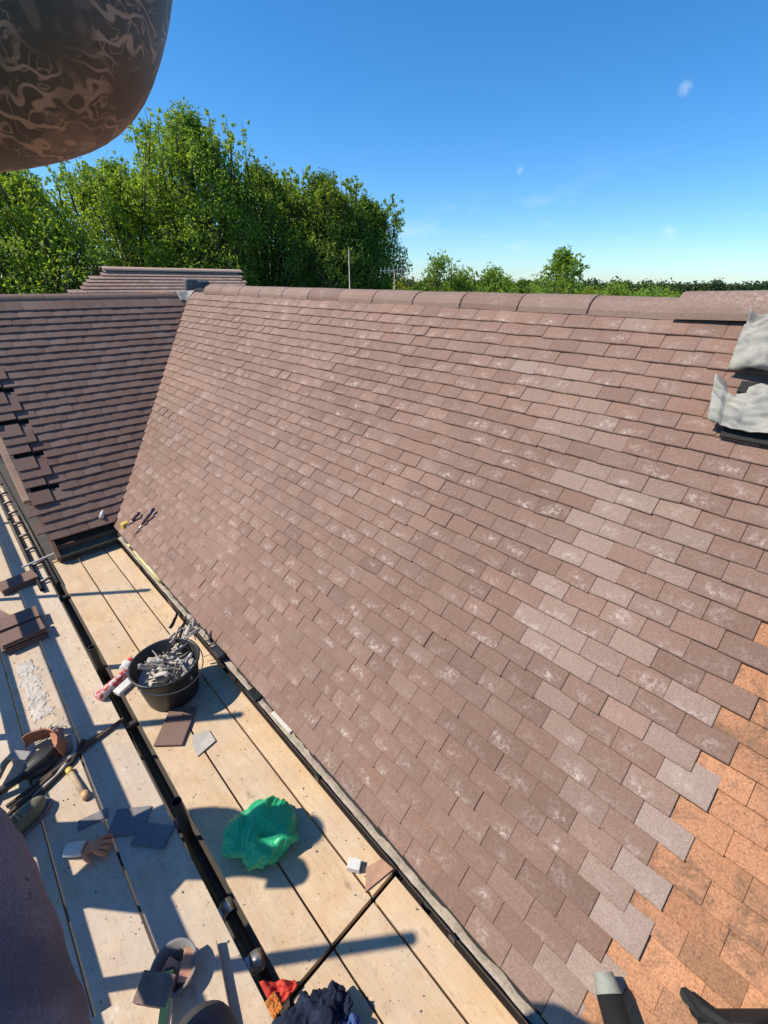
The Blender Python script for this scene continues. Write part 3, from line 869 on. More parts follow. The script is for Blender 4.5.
# far stack
rz = R(-75)
for i in range(4):
    loose((-.085 + .004*random.gauss(0, 1), 4.57, .003 + i*.016), R(96)+random.gauss(0, .03), ['bottom', 'second', 'third', 'top'][i] + ' brown tile of the far stack beside the slot', .45)
for i in range(6):
    loose((-.172 + .006*random.gauss(0, 1), 3.90 + .004*random.gauss(0, 1), .003+i*.016), R(88)+random.gauss(0, .03),
          ['bottom', 'second', 'third', 'fourth', 'fifth', 'topmost'][i] + ' brown tile in the farther half of the near stack', .46)
for i in range(6):
    loose((-.178 + .006*random.gauss(0, 1), 3.70 + .004*random.gauss(0, 1), .003+i*.016), R(92)+random.gauss(0, .03),
          ['bottom', 'second', 'third', 'fourth', 'fifth', 'topmost'][i] + ' brown tile in the nearer half of the near stack', .44)
loose((-.33, 4.2, .004), R(20), 'grey tile lying flat left of the tile stacks', .42, gr=.25)
# shaded slates by the glove
def slate(loc, rz, w, l, label, mat='slate', t=.008):
    o = MB().box((0, 0, t/2), (w, l, t), bev=.001).build('slate', M[mat]); o.location = loc; o.rotation_euler = (0, 0, rz)
    return tag(o, label, 'slate')
slate((-.035, 1.79, .003), R(52), .13, .17, 'dark slate in the shadow, left of a matching one')
slate((.025, 1.64, .003), R(40), .10, .17, 'dark slate in the shadow nearest the slot', t=.012)
slate((-.165, 1.93, .003), R(75), .05, .13, 'narrow dark slate strip beside the orange glove')
o = MB().prism([(-.07, -.05), (.05, -.07), (.085, .02), (.02, .08), (-.03, .035)], 0, .004).build('lead_offcut', M['fragment']); o.location = (.41, 1.955, .006); o.rotation_euler = (0, 0, R(20))
tag(o, 'pale grey ragged offcut beside the flat brown tile', 'offcut')
o = MB().box((0, 0, .018), (.045, .06, .036), bev=.003).build('timber_block', M['whiteplastic']); o.location = (.655, .845, .0); o.rotation_euler = (0, 0, R(35))
tag(o, 'small pale block on the board joint near the gutter', 'block')
o = MB().prism([(-.075, -.03), (.08, -.035), (.06, .03), (-.02, .045)], 0, .010).build('tile_offcut', simple('pink_tile_offcut', (.42, .25, .17), .9)); o.location = (.705, .755, .0015); o.rotation_euler = (0, 0, R(-8))
tag(o, 'pinkish tile offcut by the gutter end of the board joint', 'offcut')

# mortar patch: low heap of pale crumbs
def mort(u_, v_):
    x = -.315 + .185*u_ + .012*noise.noise(Vector((v_*9, 1, 1))); y = 2.74 + .80*v_ + .02*noise.noise(Vector((u_*9, 5, 1)))
    ed = min(u_*1.2, (1-u_)*1.2, v_*3, (1-v_)*3, .5)
    c = ed*2 + .55*noise.noise(Vector((x*22, y*16, 0))) + .5*noise.noise(Vector((x*70, y*60, 2))) - .42
    return (x, y, -.006 + .009*max(0, min(1, c*3)) + (.007*max(0, noise.noise(Vector((x*45, y*45, 7)))) if c > .1 else 0))
tag(sheet('mortar_spill', mort, 60, 220, M['debris_light'], .002), 'patch of pale crumbled mortar spread on the dusty board', 'mortar', kind='stuff')
grit = MB(); rg = random.Random(21)
for i in range(420):
    if rg.random() < .5: x, y = rg.uniform(-.34, .12), rg.uniform(.9, 4.2)
    else: x, y = rg.uniform(.2, .75), rg.uniform(.2, 4.2)
    r = rg.uniform(.0012, .0042)
    grit.ico((x, y, r*.6+.003), r, 1, (rg.uniform(.7, 1.8), rg.uniform(.6, 1.2), .7), RZ(rg.uniform(0, 3)))
tag(grit.build('grit', M['debris']), 'grit and mortar crumbs scattered over the scaffold boards', 'grit', kind='stuff')

# ------------------------------------------------------------------ bucket with debris
bu = empty('rubble_bucket', (.445, 2.44, .0))
tag(bu, 'black builders bucket full of grey strips and rubble on the boards', 'bucket')
bu.scale = (1, 1, 1)
b = MB(); b.lathe([(0.001, .004), (.150, .004), (.160, .014), (.198, .265), (.210, .272), (.213, .284), (.205, .290), (.196, .282), (.155, .018), (.001, .016)], 40)
b.build('bucket_body', M['bucket'], bu, True)
hd = [(.168*math.cos(a), -.168*math.sin(a)*1.0, .245 - .0*a) for a in [PI*k/16 for k in range(17)]]
hd = [(.215*math.cos(R(205)+t*PI*.98)*1.02, .215*math.sin(R(205)+t*PI*.98)*1.08, .272-.06*math.sin(t*PI)) for t in [k/18 for k in range(19)]]
MB().tube(hd, .0035).build('bucket_handle', M['coupler'], bu, True)
MB().lathe([(.001, .17), (.10, .185), (.178, .175)], 24).build('rubble_fill', M['debris_light'], bu, True)
rg = random.Random(14)
def strip(root, rnd, c, L, w, dirv, mat):
    pts = []; d = Vector(dirv).normalized(); side = d.cross(Vector((0, 0, 1))).normalized()
    bend = rnd.uniform(-.5, .5)
    bm = bmesh.new(); prev = None
    tw0 = rnd.uniform(0, 2); 
    for i in range(9):
        t = i/8 - .5
        p = Vector(c) + d*L*t + Vector((0, 0, 1))*bend*L*(t*t)*1.2 + side*rnd.gauss(0, .0015)
        s2 = (Matrix.Rotation(tw0 + t*rnd.uniform(.4, 1.2), 3, d) @ side)*w/2
        a = bm.verts.new(p + s2); bb = bm.verts.new(p - s2)
        if prev: bm.faces.new((prev[0], prev[1], bb, a))
        prev = (a, bb)
    me = bpy.data.meshes.new('offcut_strip'); bm.to_mesh(me); bm.free()
    o = link('offcut_strip', me, M[mat], None, True)
    s = o.modifiers.new('Solidify', 'SOLIDIFY'); s.thickness = .003
    return o
loc0 = Vector((.445, 2.44, .025))
for i in range(46):
    a = rg.uniform(0, 2*PI); r = rg.uniform(0, .12)
    dirv = (rg.uniform(-1, 1), rg.uniform(-1, 1), rg.uniform(.1, .9))
    c = loc0 + Vector((.02 + r*math.cos(a), r*math.sin(a)-.01, .215 + rg.uniform(-.02, .035)))
    o = strip(None, rg, c, rg.uniform(.08, .24), rg.uniform(.010, .034), dirv, rg.choice(['debris', 'debris', 'debris_light', 'fragment']))
    tag(o, 'grey metal and mortar offcut piled in the black bucket', 'offcut', 'offcuts heaped in the bucket')
for i in range(14):
    c = loc0 + Vector((.15 + rg.uniform(-.04, .12), .14 + rg.uniform(-.04, .14), .26 + rg.uniform(-.03, .05)))
    o = strip(None, rg, c, rg.uniform(.10, .22), rg.uniform(.010, .026), (rg.uniform(.2, 1), rg.uniform(-.4, 1), rg.uniform(-.2, .5)), rg.choice(['debris', 'debris_light', 'steel_dark']))
    tag(o, 'thin grey strip sticking out of the bucket towards the gutter', 'offcut', 'strips poking from the bucket to the eave')
# rubble lumps
for i in range(5):
    o = MB().ico((0, 0, 0), rg.uniform(.025, .05), 2).build('rubble_lump', M['debris_light'])
    for v in o.data.vertices: v.co += v.co.normalized()*.014*noise.noise(v.co*40+Vector((i, 0, 0)))
    o.location = loc0 + Vector((rg.uniform(-.06, .08), rg.uniform(-.08, .06), .195)); tag(o, 'pale mortar lump in the black bucket', 'rubble', 'mortar lumps in the bucket')

# red and white packet + bottle by bucket
pk_ = empty('red_packet', (.195, 2.74, .0), R(-65)); tag(pk_, 'red and white printed tube packet wedged beside the bucket', 'packet')
MB().cyl((-.02, -.13, .035), (-.02, .11, .035), .034, .030, 18).build('packet_body', M['pink'], pk_, True)
MB().cyl((-.02, .11, .035), (-.02, .15, .035), .014, .012, 12).build('nozzle', M['whiteplastic'], pk_, True)
MB().box((.05, .03, .02), (.06, .18, .032), bev=.008).build('label_panel', M['whiteplastic'], pk_)
pk2 = empty('crumpled_wrapper', (.30, 2.85, .0)); tag(pk2, 'crumpled clear wrapper with red print behind the bucket', 'wrapper')
b = MB(); b.ico((0, 0, .04), .05, 3, (1.1, .9, .7))
for v in b.bm.verts: v.co += v.normal*.018*noise.noise(v.co*34)
b.build('wrapper_body', M['whiteplastic'], pk2)
MB().ico((.02, .01, .075), .018, 2, (1, 1, .5)).build('red_print', M['red'], pk2)

# green bag ---------------------------------------------------------
def blob(name, c, r, sc, rz, mat, amp, freq, sub=5, seed=0, parent=None, ridged=True):
    b = MB(); b.ico((0, 0, 0), r, sub, sc)
    for v in b.bm.verts:
        q = v.co*freq + Vector((seed, seed*2.3, 0))
        n1 = 1-abs(noise.noise(q))*2.2 if ridged else noise.noise(q)
        n2 = 1-abs(noise.noise(q*2.3))*2.2 if ridged else noise.noise(q*2.3)
        v.co += v.normal*amp*(n1 + .5*n2 - .6)
    for v in b.bm.verts:
        v.co.z = max(v.co.z, -r*sc[2]*.62)
    o = b.build(name, mat, parent, True); o.location = c; o.rotation_euler = (0, 0, rz); return o
def folded(name, c, r, sc, rz, mat, amp, seed, parent=None, ctr=(0, 0), nf=9):
    b = MB(); b.ico((0, 0, 0), r, 6, sc)
    sv = Vector((seed*3.1, seed*1.7, seed))
    for v in b.bm.verts:
        p = v.co/r
        wp = p + .35*noise.noise_vector(p*1.6 + sv)
        A_ = Vector((wp.x*.9+wp.y*.5, (wp.y-wp.x*.5)*nf*.42, wp.z*1.6)) + sv
        B_ = Vector(((wp.x-wp.y*.9)*nf*.33, (wp.y+wp.x)*.8, wp.z*2)) + sv*2
        f1 = 1-2.6*abs(noise.noise(A_)); f2 = 1-2.6*abs(noise.noise(B_)); f3 = noise.noise(p*1.7+sv)
        f4 = 1-2.6*abs(noise.noise(wp*6+sv))
        v.co += v.normal*amp*(f1*.55 + f2*.45 + f3*1.5 + f4*.16 - .5)
        rr = math.hypot(p.x-ctr[0], p.y-ctr[1])
        if v.co.z > 0: v.co.z -= r*.22*math.exp(-(rr/.25)**2)
    for v in b.bm.verts: v.co.z = max(v.co.z, -r*sc[2]*.6)
    o = b.build(name, mat, parent, True); o.location = c; o.rotation_euler = (0, 0, rz); return o
gb_ = folded('plastic_bag', (.405, 1.245, .066), .165, (1.08, .84, .46), R(-36), M['bag'], .020, 3.3, None, (.1, -.1), 7)
tag(gb_, 'crumpled green plastic bag lying on the boards', 'plastic bag')

# tools on the gutter -------------------------------------------------
tt = empty('sealant_tube', (.80, 3.95, .15)); tag(tt, 'pale yellow tube lying along the gutter edge', 'tube')
MB().cyl((-.006, -.42, .0), (.006, .25, .0), .021, .021, 16).build('tube_body', M['paleyellow'], tt, True)
MB().cyl((.006, .25, .0), (.008, .33, .0), .010, .006, 10).build('nozzle', M['whiteplastic'], tt, True)
MB().box((0, .37, .0), (.05, .06, .03), bev=.006).build('cap', M['paleyellow'], tt)
ty = empty('yellow_tool', (.86, 4.60, .20)); tag(ty, 'small yellow tool standing in the valley end above the gutter', 'tool')
MB().box((0, 0, .03), (.075, .055, .085), RZ(.3), bev=.012).build('tool_case', M['yellow'], ty)
MB().cyl((-.045, .0, -.04), (-.02, 0, .0), .006).build('tool_stem', M['steel_dark'], ty)
MB().box((0.0, -.032, .04), (.03, .004, .05), RZ(.3)).build('tool_grip', M['canvas'], ty)
tw = empty('white_roll', (.72, 4.92, .27)); tag(tw, 'small white roll lying on the lowest tiles of the side roof', 'roll')
MB().cyl((-.0, -.05, 0), (.06, .05, .05), .022, .022, 14).build('roll_body', M['whiteplastic'], tw, True)
for (a, bb, lab) in (((.97, 4.42, .41), (.865, 4.55, .245), 'dark purple handled tool leaning on the tiles nearer the valley'), ((1.06, 4.22, .50), (.85, 4.32, .235), 'dark purple handled tool leaning on the tiles farther right')):
    r0 = empty('chisel', bb); a = Vector(a); bb = Vector(bb); d = a-bb
    MB().cyl((0, 0, 0), d*.45, .007, .007, 8).build('blade', M['chrome'], r0, True)
    MB().cyl(d*.45, d, .013, .016, 12).build('handle', M['purple'], r0, True)
    tag(r0, lab, 'chisel')
for k, (a, bb) in enumerate((((.74, 2.95, .14), (.83, 2.70, .17)), ((.79, 2.90, .15), (.93, 2.86, .27)), ((.76, 2.62, .14), (.92, 2.74, .24)))):
    o = strip(None, random.Random(k+40), (Vector(a)+Vector(bb))/2, .22, .016, Vector(bb)-Vector(a), 'debris')
    tag(o, 'grey tie strip lying across the gutter behind the bucket', 'strip', 'tie strips on the gutter')
o = MB().box((0, 0, 0), (.05, .13, .035), bev=.008).build('gutter_trap', M['bucket']); o.location = (.77, 2.42, .145)
tag(o, 'small black clip box on the gutter beside the bucket', 'clip')
o = MB().box((0, 0, 0), (.022, .30, .010), bev=.002).build('blue_strip', M['blueplastic']); o.location = (.835, .04, .128); o.rotation_euler = (0, .2, R(-3))
tag(o, 'thin blue plastic strip lying in the gutter at the bottom', 'strip')

# ------------------------------------------------------------------ tool belt, chisel, glove, shoe
tb = empty('tool_belt', (-.29, 2.50, .0), R(28)); tag(tb, 'leather tool belt with tan pouch and black straps lying on the boards', 'tool belt')
def pouch(u_, v_):
    a = R(-70) + R(150)*u_; r = .135 - .02*v_
    return (r*math.cos(a)*.95, r*math.sin(a)*1.0, .02 + .09*math.sin(v_*PI*.5) + .01*noise.noise(Vector((u_*6, v_*4, 3))))
sheet('pouch', pouch, 20, 8, M['leather'], .008, tb)
b = MB(); b.ico((-.02, -.05, .035), .09, 3, (1.2, .85, .5)); b.build('pouch_back', M['leather_dark'], tb, True)
b = MB(); b.tube([(-.24, .02, .03), (-.14, -.05, .06), (-.02, -.09, .075), (.09, -.06, .06), (.15, .02, .05)], .021); b.build('belt_strap', M['leather_dark'], tb, True)
b = MB(); b.tube([(-.30, -.02, .02), (-.20, .06, .045), (-.10, .12, .05), (-.02, .15, .03)], .018); b.build('belt_strap', M['canvas'], tb, True)
MB().box((-.055, .045, .095), (.05, .09, .012), RZ(.4) @ RX(.3), bev=.004).build('buckle', M['fragment'], tb)
MB().box((.10, -.045, .08), (.06, .12, .01), RZ(-.5), bev=.003).build('pocket_flap', M['leather'], tb)
MB().tube([(-.17, -.16, .01), (-.05, -.19, .012), (.10, -.15, .012), (.17, -.05, .012)], .012).build('pouch_rim', M['fragment'], tb, True)
MB().tube([(-.38, -.22, .012), (-.2, -.19, .012), (.04, -.2, .014), (.16, -.14, .012)], .013).build('belt_strap', M['leather_dark'], tb, True)
for i in range(22):
    rgi = random.Random(70+i)
    pass
ch = empty('nail_bunch', (-.225, 2.66, .01)); tag(ch, 'silver nails and clips spilled at the top of the tool belt', 'nails')
b = MB(); rg = random.Random(33)
for i in range(60):
    c = Vector((rg.gauss(0, .045), rg.gauss(0, .025), rg.uniform(.004, .02))); d = Vector((rg.uniform(-1, 1), rg.uniform(-1, 1), rg.uniform(-.2, .3))).normalized()*.018
    b.cyl(c-d, c+d, .0016, .0016, 5)
o = b.build('nails', M['coupler'], ch); tag(o, kind='stuff')
hm = empty('hand_tool', (-.02, 0, 0))
hm.location = (-.175, 2.185, .018); tag(hm, 'pale handled tool with a yellow end lying by the tool belt', 'hand tool')
MB().cyl((-.015, .12, 0), (-.010, .085, 0), .017, .017, 14).build('end_cap', M['yellow'], hm, True)
MB().cyl((-.010, .085, 0), (.012, -.085, 0), .014, .0155, 14).build('handle', M['canvas'], hm, True)
MB().cyl((.012, -.085, 0), (.018, -.125, 0), .019, .019, 14).build('ferrule', M['brassy'], hm, True)
tube_thing('brown_bar', (-.47, 2.30, .016), (.135, 2.44, .016), 'thin dark brown bar lying crosswise between the tool belt and the slot', 'bar', 'brown_wood', .011)
tube_thing('brown_bar', (-.56, 2.20, .02), (-.26, 2.33, .02), 'short dark brown bar lying below the tool belt at the picture edge', 'bar', 'brown_wood', .013)

gl = empty('work_glove', (-.235, 1.80, .0), R(-38)); tag(gl, 'orange dipped work glove with pale cuff lying curled on the shaded board', 'glove')
def skinmesh(name, pts, edges, rad, mat, parent=None, sub=2, root=0):
    me = bpy.data.meshes.new(name); me.from_pydata([Vector(p) for p in pts], edges, []); 
    o = link(name, me, mat, parent)
    sk = o.modifiers.new('Skin', 'SKIN'); sk.use_smooth_shade = True; sk.branch_smoothing = .6
    for i, r in enumerate(rad):
        rr = r if isinstance(r, tuple) else (r, r)
        me.skin_vertices[0].data[i].radius = rr
        me.skin_vertices[0].data[i].use_root = (i == root)
    sb = o.modifiers.new('Subsurf', 'SUBSURF'); sb.levels = sub; sb.render_levels = sub
    return o
# glove body: palm with five curled fingers
gp = [(0, 0, .028), (.035, 0, .034), (.065, 0, .036)]; ge = [(0, 1), (1, 2)]; gr = [(.026, .02), (.033, .02), (.034, .02)]
for i, (dy, L) in enumerate(((-.033, .05), (-.012, .062), (.010, .060), (.031, .045))):
    n = len(gp); gp += [(.085, dy, .040), (.085+L*.5, dy*1.25, .045), (.085+L*.7, dy*1.2, .020)]
    ge += [(2, n), (n, n+1), (n+1, n+2)]; gr += [.0115, .0105, .0095]
n = len(gp); gp += [(.03, -.045, .03), (.07, -.062, .022)]; ge += [(1, n), (n, n+1)]; gr += [.012, .010]
skinmesh('glove_hand', gp, ge, gr, M['glove_o'], gl, 2, 1)
b = MB(); b.lathe([(.030, -.075), (.033, -.04), (.031, .0), (.026, .012), (.026, -.07)], 20, Matrix.Translation((0, 0, .03)) @ Matrix.Rotation(PI/2, 4, 'Y') @ Matrix.Diagonal((.75, 1, 1, 1))); b.build('cuff', M['glove_w'], gl, True)

sh = empty('work_shoe', (-.43, 2.13, .0), R(-62)); tag(sh, 'olive and grey work shoe lying at the left picture edge', 'shoe')
b = MB(); b.prism([(-.05, -.13), (.0, -.145), (.05, -.12), (.048, 0), (.055, .08), (.03, .14), (-.02, .145), (-.05, .09), (-.04, 0)], .0, .028); b.build('sole', M['grey_rubber'], sh)
b = MB(); b.ico((0, .04, .05), .07, 3, (.7, 1.35, .75)); b.ico((0, -.07, .07), .06, 3, (.75, 1.0, 1.1)); b.build('upper', M['olive'], sh, True)
b = MB(); b.tube([(.034*math.cos(t), -.085 + .045*math.sin(t), .125) for t in [2*PI*k/20 for k in range(20)]], .009, closed=True); b.build('collar', M['grey_rubber'], sh, True)
for i in range(4): MB().tube([(-.03, .0+i*.022, .098-i*.008), (0, .004+i*.022, .108-i*.009), (.03, .0+i*.022, .098-i*.008)], .0035).build('lace', M['canvas'], sh, True)

# pail with rubble near the bottom
pl = empty('rubble_pail', (-.085, 1.045, .0)); tag(pl, 'shallow grey pail holding broken orange tile at the bottom', 'pail')
MB().lathe([(.001, .004), (.058, .004), (.078, .10), (.086, .104), (.086, .112), (.076, .110), (.056, .010), (.001, .010)], 32).build('pail_body', M['white_ring'], pl, True)
for (c, s, r, m, lab) in (((-.09, 1.04, .085), (.055, .09, .02), RZ(.5) @ RX(.5), 'tile_old', 'broken orange tile piece with dark red edge standing in the grey pail'), ((-.045, 1.02, .09), (.05, .10, .02), RZ(-.7) @ RY(.4), 'tile_old', 'broken orange tile piece lying across the grey pail')):
    o = MB().box((0, 0, 0), s, None, bev=.002).build('tile_shard', simple('shard_orange', (.55, .27, .17), .85, var=.3)); o.location = c; o.rotation_euler = r.to_euler(); tag(o, lab, 'tile shard')
o = MB().box((0, 0, 0), (.125, .085, .055), bev=.003).build('brown_block', simple('brown_grit_block', (.18, .12, .10), .9, var=.45, scale=160, bmp=.8)); o.location = (-.155, 1.03, .105); o.rotation_euler = (.15, 0, R(-50)); tag(o, 'rough dark brown tile block beside the grey pail', 'block')
lv = empty('spirit_level', (-.165, .93, .10), R(-30)); tag(lv, 'yellow green spirit level edge pointing into the picture at the bottom', 'spirit level')
MB().box((0, 0, 0), (.03, .26, .05), bev=.002).build('level_body', M['levelbody'], lv)
MB().box((.0165, .0, .0), (.003, .22, .022)).build('level_scale', M['whiteplastic'], lv)
MB().box((0, .133, 0), (.032, .008, .052), bev=.002).build('end_cap', M['black_plastic'], lv)

# navy jacket bundle, red rag
nj = empty('work_jacket', (.225, .545, .0))
nj.scale = (.82, .82, .82); tag(nj, 'crumpled navy work jacket heaped on the boards at the bottom', 'jacket')
def nparts(name, c, r, sc, rz, mat, amp, fr, sd):
    o = folded(name, (0, 0, 0), r, sc, rz, mat, amp, sd, None, (.5, -.3), fr); o.parent = nj; o.location = Vector(c); return o
nparts('jacket_body', (-.06, .0, .075), .15, (1.0, .85, .62), R(-40), M['navy'], .040, 3.5, 5)
nparts('jacket_sleeve', (.075, .015, .10), .075, (1.35, .7, .72), R(-35), M['navy'], .022, 4, 9)
nparts('jacket_collar', (-.02, -.13, .08), .10, (1.2, .8, .7), R(-30), M['navy'], .026, 4, 12)
nparts('blue_lining', (.085, -.10, .09), .055, (1.2, .8, .6), R(-30), M['blue'], .014, 4, 2)
rr_ = empty('red_rag', (.165, .755, .0))
rr_.scale = (.62, .62, .62); tag(rr_, 'red and orange cloth poking from under the navy jacket', 'cloth')
def rag(u_, v_):
    x = -.055 + .17*u_; y = -.10 + .16*v_*(1-.75*u_)
    return (x, y, .04 + .07*v_*(1-u_) + .018*noise.noise(Vector((u_*7, v_*7, 2))) + .02*math.sin(u_*12)*v_)
sheet('red_cloth', rag, 20, 16, M['red'], .003, rr_)
def rag2(u_, v_):
    x = -.075 + .07*u_; y = -.12 + .09*v_
    return (x, y, .05 + .03*v_ + .02*noise.noise(Vector((u_*8, v_*9, 6))))
sheet('orange_cloth', rag2, 14, 14, M['orange'], .003, rr_)

# black pipe over eave, black bag at right bottom
pp = empty('black_pipe', (.95, -.13, 0)); tag(pp, 'black plastic pipe with a worn grey end lying over the eave', 'pipe')
A = Vector((.925, -.115, .42)); Bp = Vector((.50, -.56, .30))
d = (A-Bp).normalized()
o = MB().cyl(Bp, A - d*.03, .040, .040, 20).build('pipe_body', M['black']); pk(o, pp)
for p in o.data.polygons: p.use_smooth = len(p.vertices) == 4
o = MB().cyl(A - d*.03, A + d*.02, .0415, .030, 20).build('pipe_end', simple('grey_worn_end', (.25, .26, .22), .8)); pk(o, pp)
bb = empty('black_tool_bag', (1.2, -.55, .58)); tag(bb, 'black fabric bag resting on the orange tiles at the bottom right', 'bag')
q = Matrix(((0, -I2, -I2), (1, 0, 0), (0, -I2, I2)))
e1 = Vector((.11, -.145, .11)).normalized(); nn_ = Vector((-I2, 0, I2)); e1 = (e1 - nn_*e1.dot(nn_)).normalized(); dn = nn_.cross(e1)
if dn.x > 0: dn = -dn
st_ = Vector((1.05, -.32, .46)); qb = Matrix((e1, dn, nn_)).transposed()
o = MB().box(st_ + e1*.30 + dn*.14 + nn_*.035, (.60, .26, .10), qb, bev=.03).build('bag_body', M['black']); pk(o, bb)
o = MB().tube([st_ + e1*.05 + dn*.05, st_ + e1*.015 - dn*.0 + nn_*.03, st_ + e1*.0 - dn*.03 + nn_*.045, st_ + e1*.03 - dn*.005 + nn_*.06, st_ + e1*.09 + dn*.03 + nn_*.07], [.03, .028, .02, .022, .02]).build('bag_strap', M['black']); pk(o, bb)

# ------------------------------------------------------------------ people
def person(name, label, J, rad, mats, arms_tattoo=False, headdir=(1, 0, 0)):
    """J: dict joint -> position; one continuous skinned body, clothes as children"""
    root = empty(name, (J['pelvis'][0], J['pelvis'][1], min(J['foot_l'][2], J['foot_r'][2])))
    tag(root, label, 'person')
    names = []; edges = []
    def add(n): names.append(n); return len(names)-1
    idx = {}
    for n in J: idx[n] = add(n)
    E_ = [('pelvis', 'waist'), ('waist', 'chest'), ('chest', 'neck'), ('neck', 'head'), ('head', 'crown'),
          ('chest', 'shoulder_l'), ('shoulder_l', 'elbow_l'), ('elbow_l', 'wrist_l'), ('wrist_l', 'palm_l'),
          ('chest', 'shoulder_r'), ('shoulder_r', 'elbow_r'), ('elbow_r', 'wrist_r'), ('wrist_r', 'palm_r'),
          ('pelvis', 'hip_l'), ('hip_l', 'knee_l'), ('knee_l', 'ankle_l'), ('ankle_l', 'foot_l'),
          ('pelvis', 'hip_r'), ('hip_r', 'knee_r'), ('knee_r', 'ankle_r'), ('ankle_r', 'foot_r')]
    pts = [Vector(J[n]) - root.location for n in names]
    ed = [(idx[a], idx[b]) for a, b in E_]
    rd = [rad[n.split('_')[0]] if n not in rad else rad[n] for n in names]
    # fingers
    for sd in ('l', 'r'):
        w = Vector(J['wrist_'+sd]) - root.location; p = Vector(J['palm_'+sd]) - root.location
        f = (p-w).normalized(); s = f.cross(Vector((0, 0, 1)));
        s = s.normalized() if s.length > .1 else Vector((1, 0, 0)); up = s.cross(f)
        for k, (o_, L) in enumerate(((-.03, .06), (-.01, .072), (.01, .068), (.03, .052))):
            n = len(pts); pts += [p + f*.03 + s*o_, p + f*(.03+L*.55) + s*o_*1.2 - up*.008, p + f*(.03+L*.9) + s*o_*1.2 - up*.03]
            ed += [(idx['palm_'+sd], n), (n, n+1), (n+1, n+2)]; rd += [.0095, .0085, .0075]
        n = len(pts); pts += [w + f*.035 - s*.04, w + f*.075 - s*.062 - up*.01]; ed += [(idx['wrist_'+sd], n), (n, n+1)]; rd += [.012, .0095]
    body = skinmesh('body', pts, ed, rd, mats['skin'], root, 3, idx['pelvis'])
    hd = Vector(J['head']) - root.location; fw = Vector(headdir).normalized(); sd_ = fw.cross(Vector((0, 0, 1)))
    def cloth(nm, chain, radii, mat):
        p2 = []; e2 = []; r2 = []; seen = {}
        for ch_ in chain:
            prev = None
            for (n_, rr) in ch_:
                if n_ in seen: i = seen[n_]
                else:
                    i = len(p2)
                    v = (Vector(J[n_]) if isinstance(n_, str) else (Vector(J[n_[0]]).lerp(Vector(J[n_[1]]), n_[2]))) - root.location
                    p2.append(v); r2.append(rr); seen[n_] = i
                if prev is not None: e2.append((prev, i))
                prev = i
        return skinmesh(nm, p2, e2, r2, mat, root, 3, 0)
    return root, body, cloth
RAD = {'pelvis': (.15, .12), 'waist': (.14, .11), 'chest': (.16, .12), 'neck': .055, 'head': (.075, .09), 'crown': (.06, .07),
       'shoulder': .06, 'elbow': .042, 'wrist': .028, 'palm': (.04, .02), 'hip': .085, 'knee': .058, 'ankle': .042, 'foot': (.045, .03)}
# (a) photographer, raised tattooed left arm and mauve-grey shirt close to the camera
ZC = 2.45
JP = dict(pelvis=(-.33, .27, ZC-1.16), waist=(-.345, .73, ZC-.80), chest=(-.40, .52, ZC-.42), neck=(-.38, .34, ZC-.10), head=(-.38, .30, ZC+.03), crown=(-.38, .28, ZC+.14),
          shoulder_l=(-.195, .45, ZC+.062), elbow_l=(.0744, .2458, ZC+.0744), wrist_l=(.155, .319, ZC+.274), palm_l=(.16, .315, ZC+.35),
          shoulder_r=(-.36, .10, ZC-.20), elbow_r=(-.20, -.16, ZC-.36), wrist_r=(-.03, -.20, ZC-.18), palm_r=(-.01, -.13, ZC-.10),
          hip_l=(-.40, .16, ZC-1.28), knee_l=(-.40, .18, ZC-1.66), ankle_l=(-.42, .02, ZC-2.02), foot_l=(-.40, .16, ZC-2.10),
          hip_r=(-.24, .16, ZC-1.28), knee_r=(-.045, .53, ZC-1.50), ankle_r=(-.08, .28, ZC-1.95), foot_r=(-.04, .34, ZC-2.08))
radp = dict(RAD); radp['elbow_l'] = (.0385, .0385); radp['wrist_l'] = .037; radp['shoulder_l'] = .046
pr, body, cloth = person('person', 'photographer in mauve-grey t-shirt, bent tattooed arm raised over the top left corner', JP, radp, {'skin': M['tattoo']}, headdir=(.7, .7, -.3))
tsh = cloth('tshirt', [[('pelvis', (.17, .15)), ('waist', (.24, .23)), ('chest', (.18, .16)), (('chest', 'neck', .6), (.09, .08))],
                 [('chest', (.17, .14)), ('shoulder_l', .075), (('shoulder_l', 'elbow_l', .12), .064)],
                 [('chest', (.17, .14)), ('shoulder_r', .075), (('shoulder_r', 'elbow_r', .5), .068)]], None, M['shirt'])
def folds(o, st, sz):
    t = bpy.data.textures.new('cloth_folds', 'CLOUDS'); t.noise_scale = sz; t.noise_depth = 2
    d = o.modifiers.new('Displace', 'DISPLACE'); d.texture = t; d.strength = st; d.mid_level = .5
folds(tsh, .028, .10); tsh.modifiers['Subsurf'].render_levels = 4
cloth('trousers', [[('pelvis', (.165, .135)), ('hip_l', .10), ('knee_l', .078), (('knee_l', 'ankle_l', .9), .062)],
                   [('pelvis', (.165, .135)), ('hip_r', .095), (('hip_r', 'knee_r', .6), .078), ('knee_r', .072), (('knee_r', 'ankle_r', .9), .055)]], None, M['trousers'])
cloth('boot', [[(('knee_l', 'ankle_l', .8), .06), ('ankle_l', .06), ('foot_l', (.055, .04))]], None, M['boot'])
cloth('boot', [[(('knee_r', 'ankle_r', .8), .06), ('ankle_r', .06), ('foot_r', (.055, .04))]], None, M['boot'])
cloth('hair', [[(('head', 'crown', .35), (.09, .10)), ('crown', (.075, .08))]], None, M['hair'])
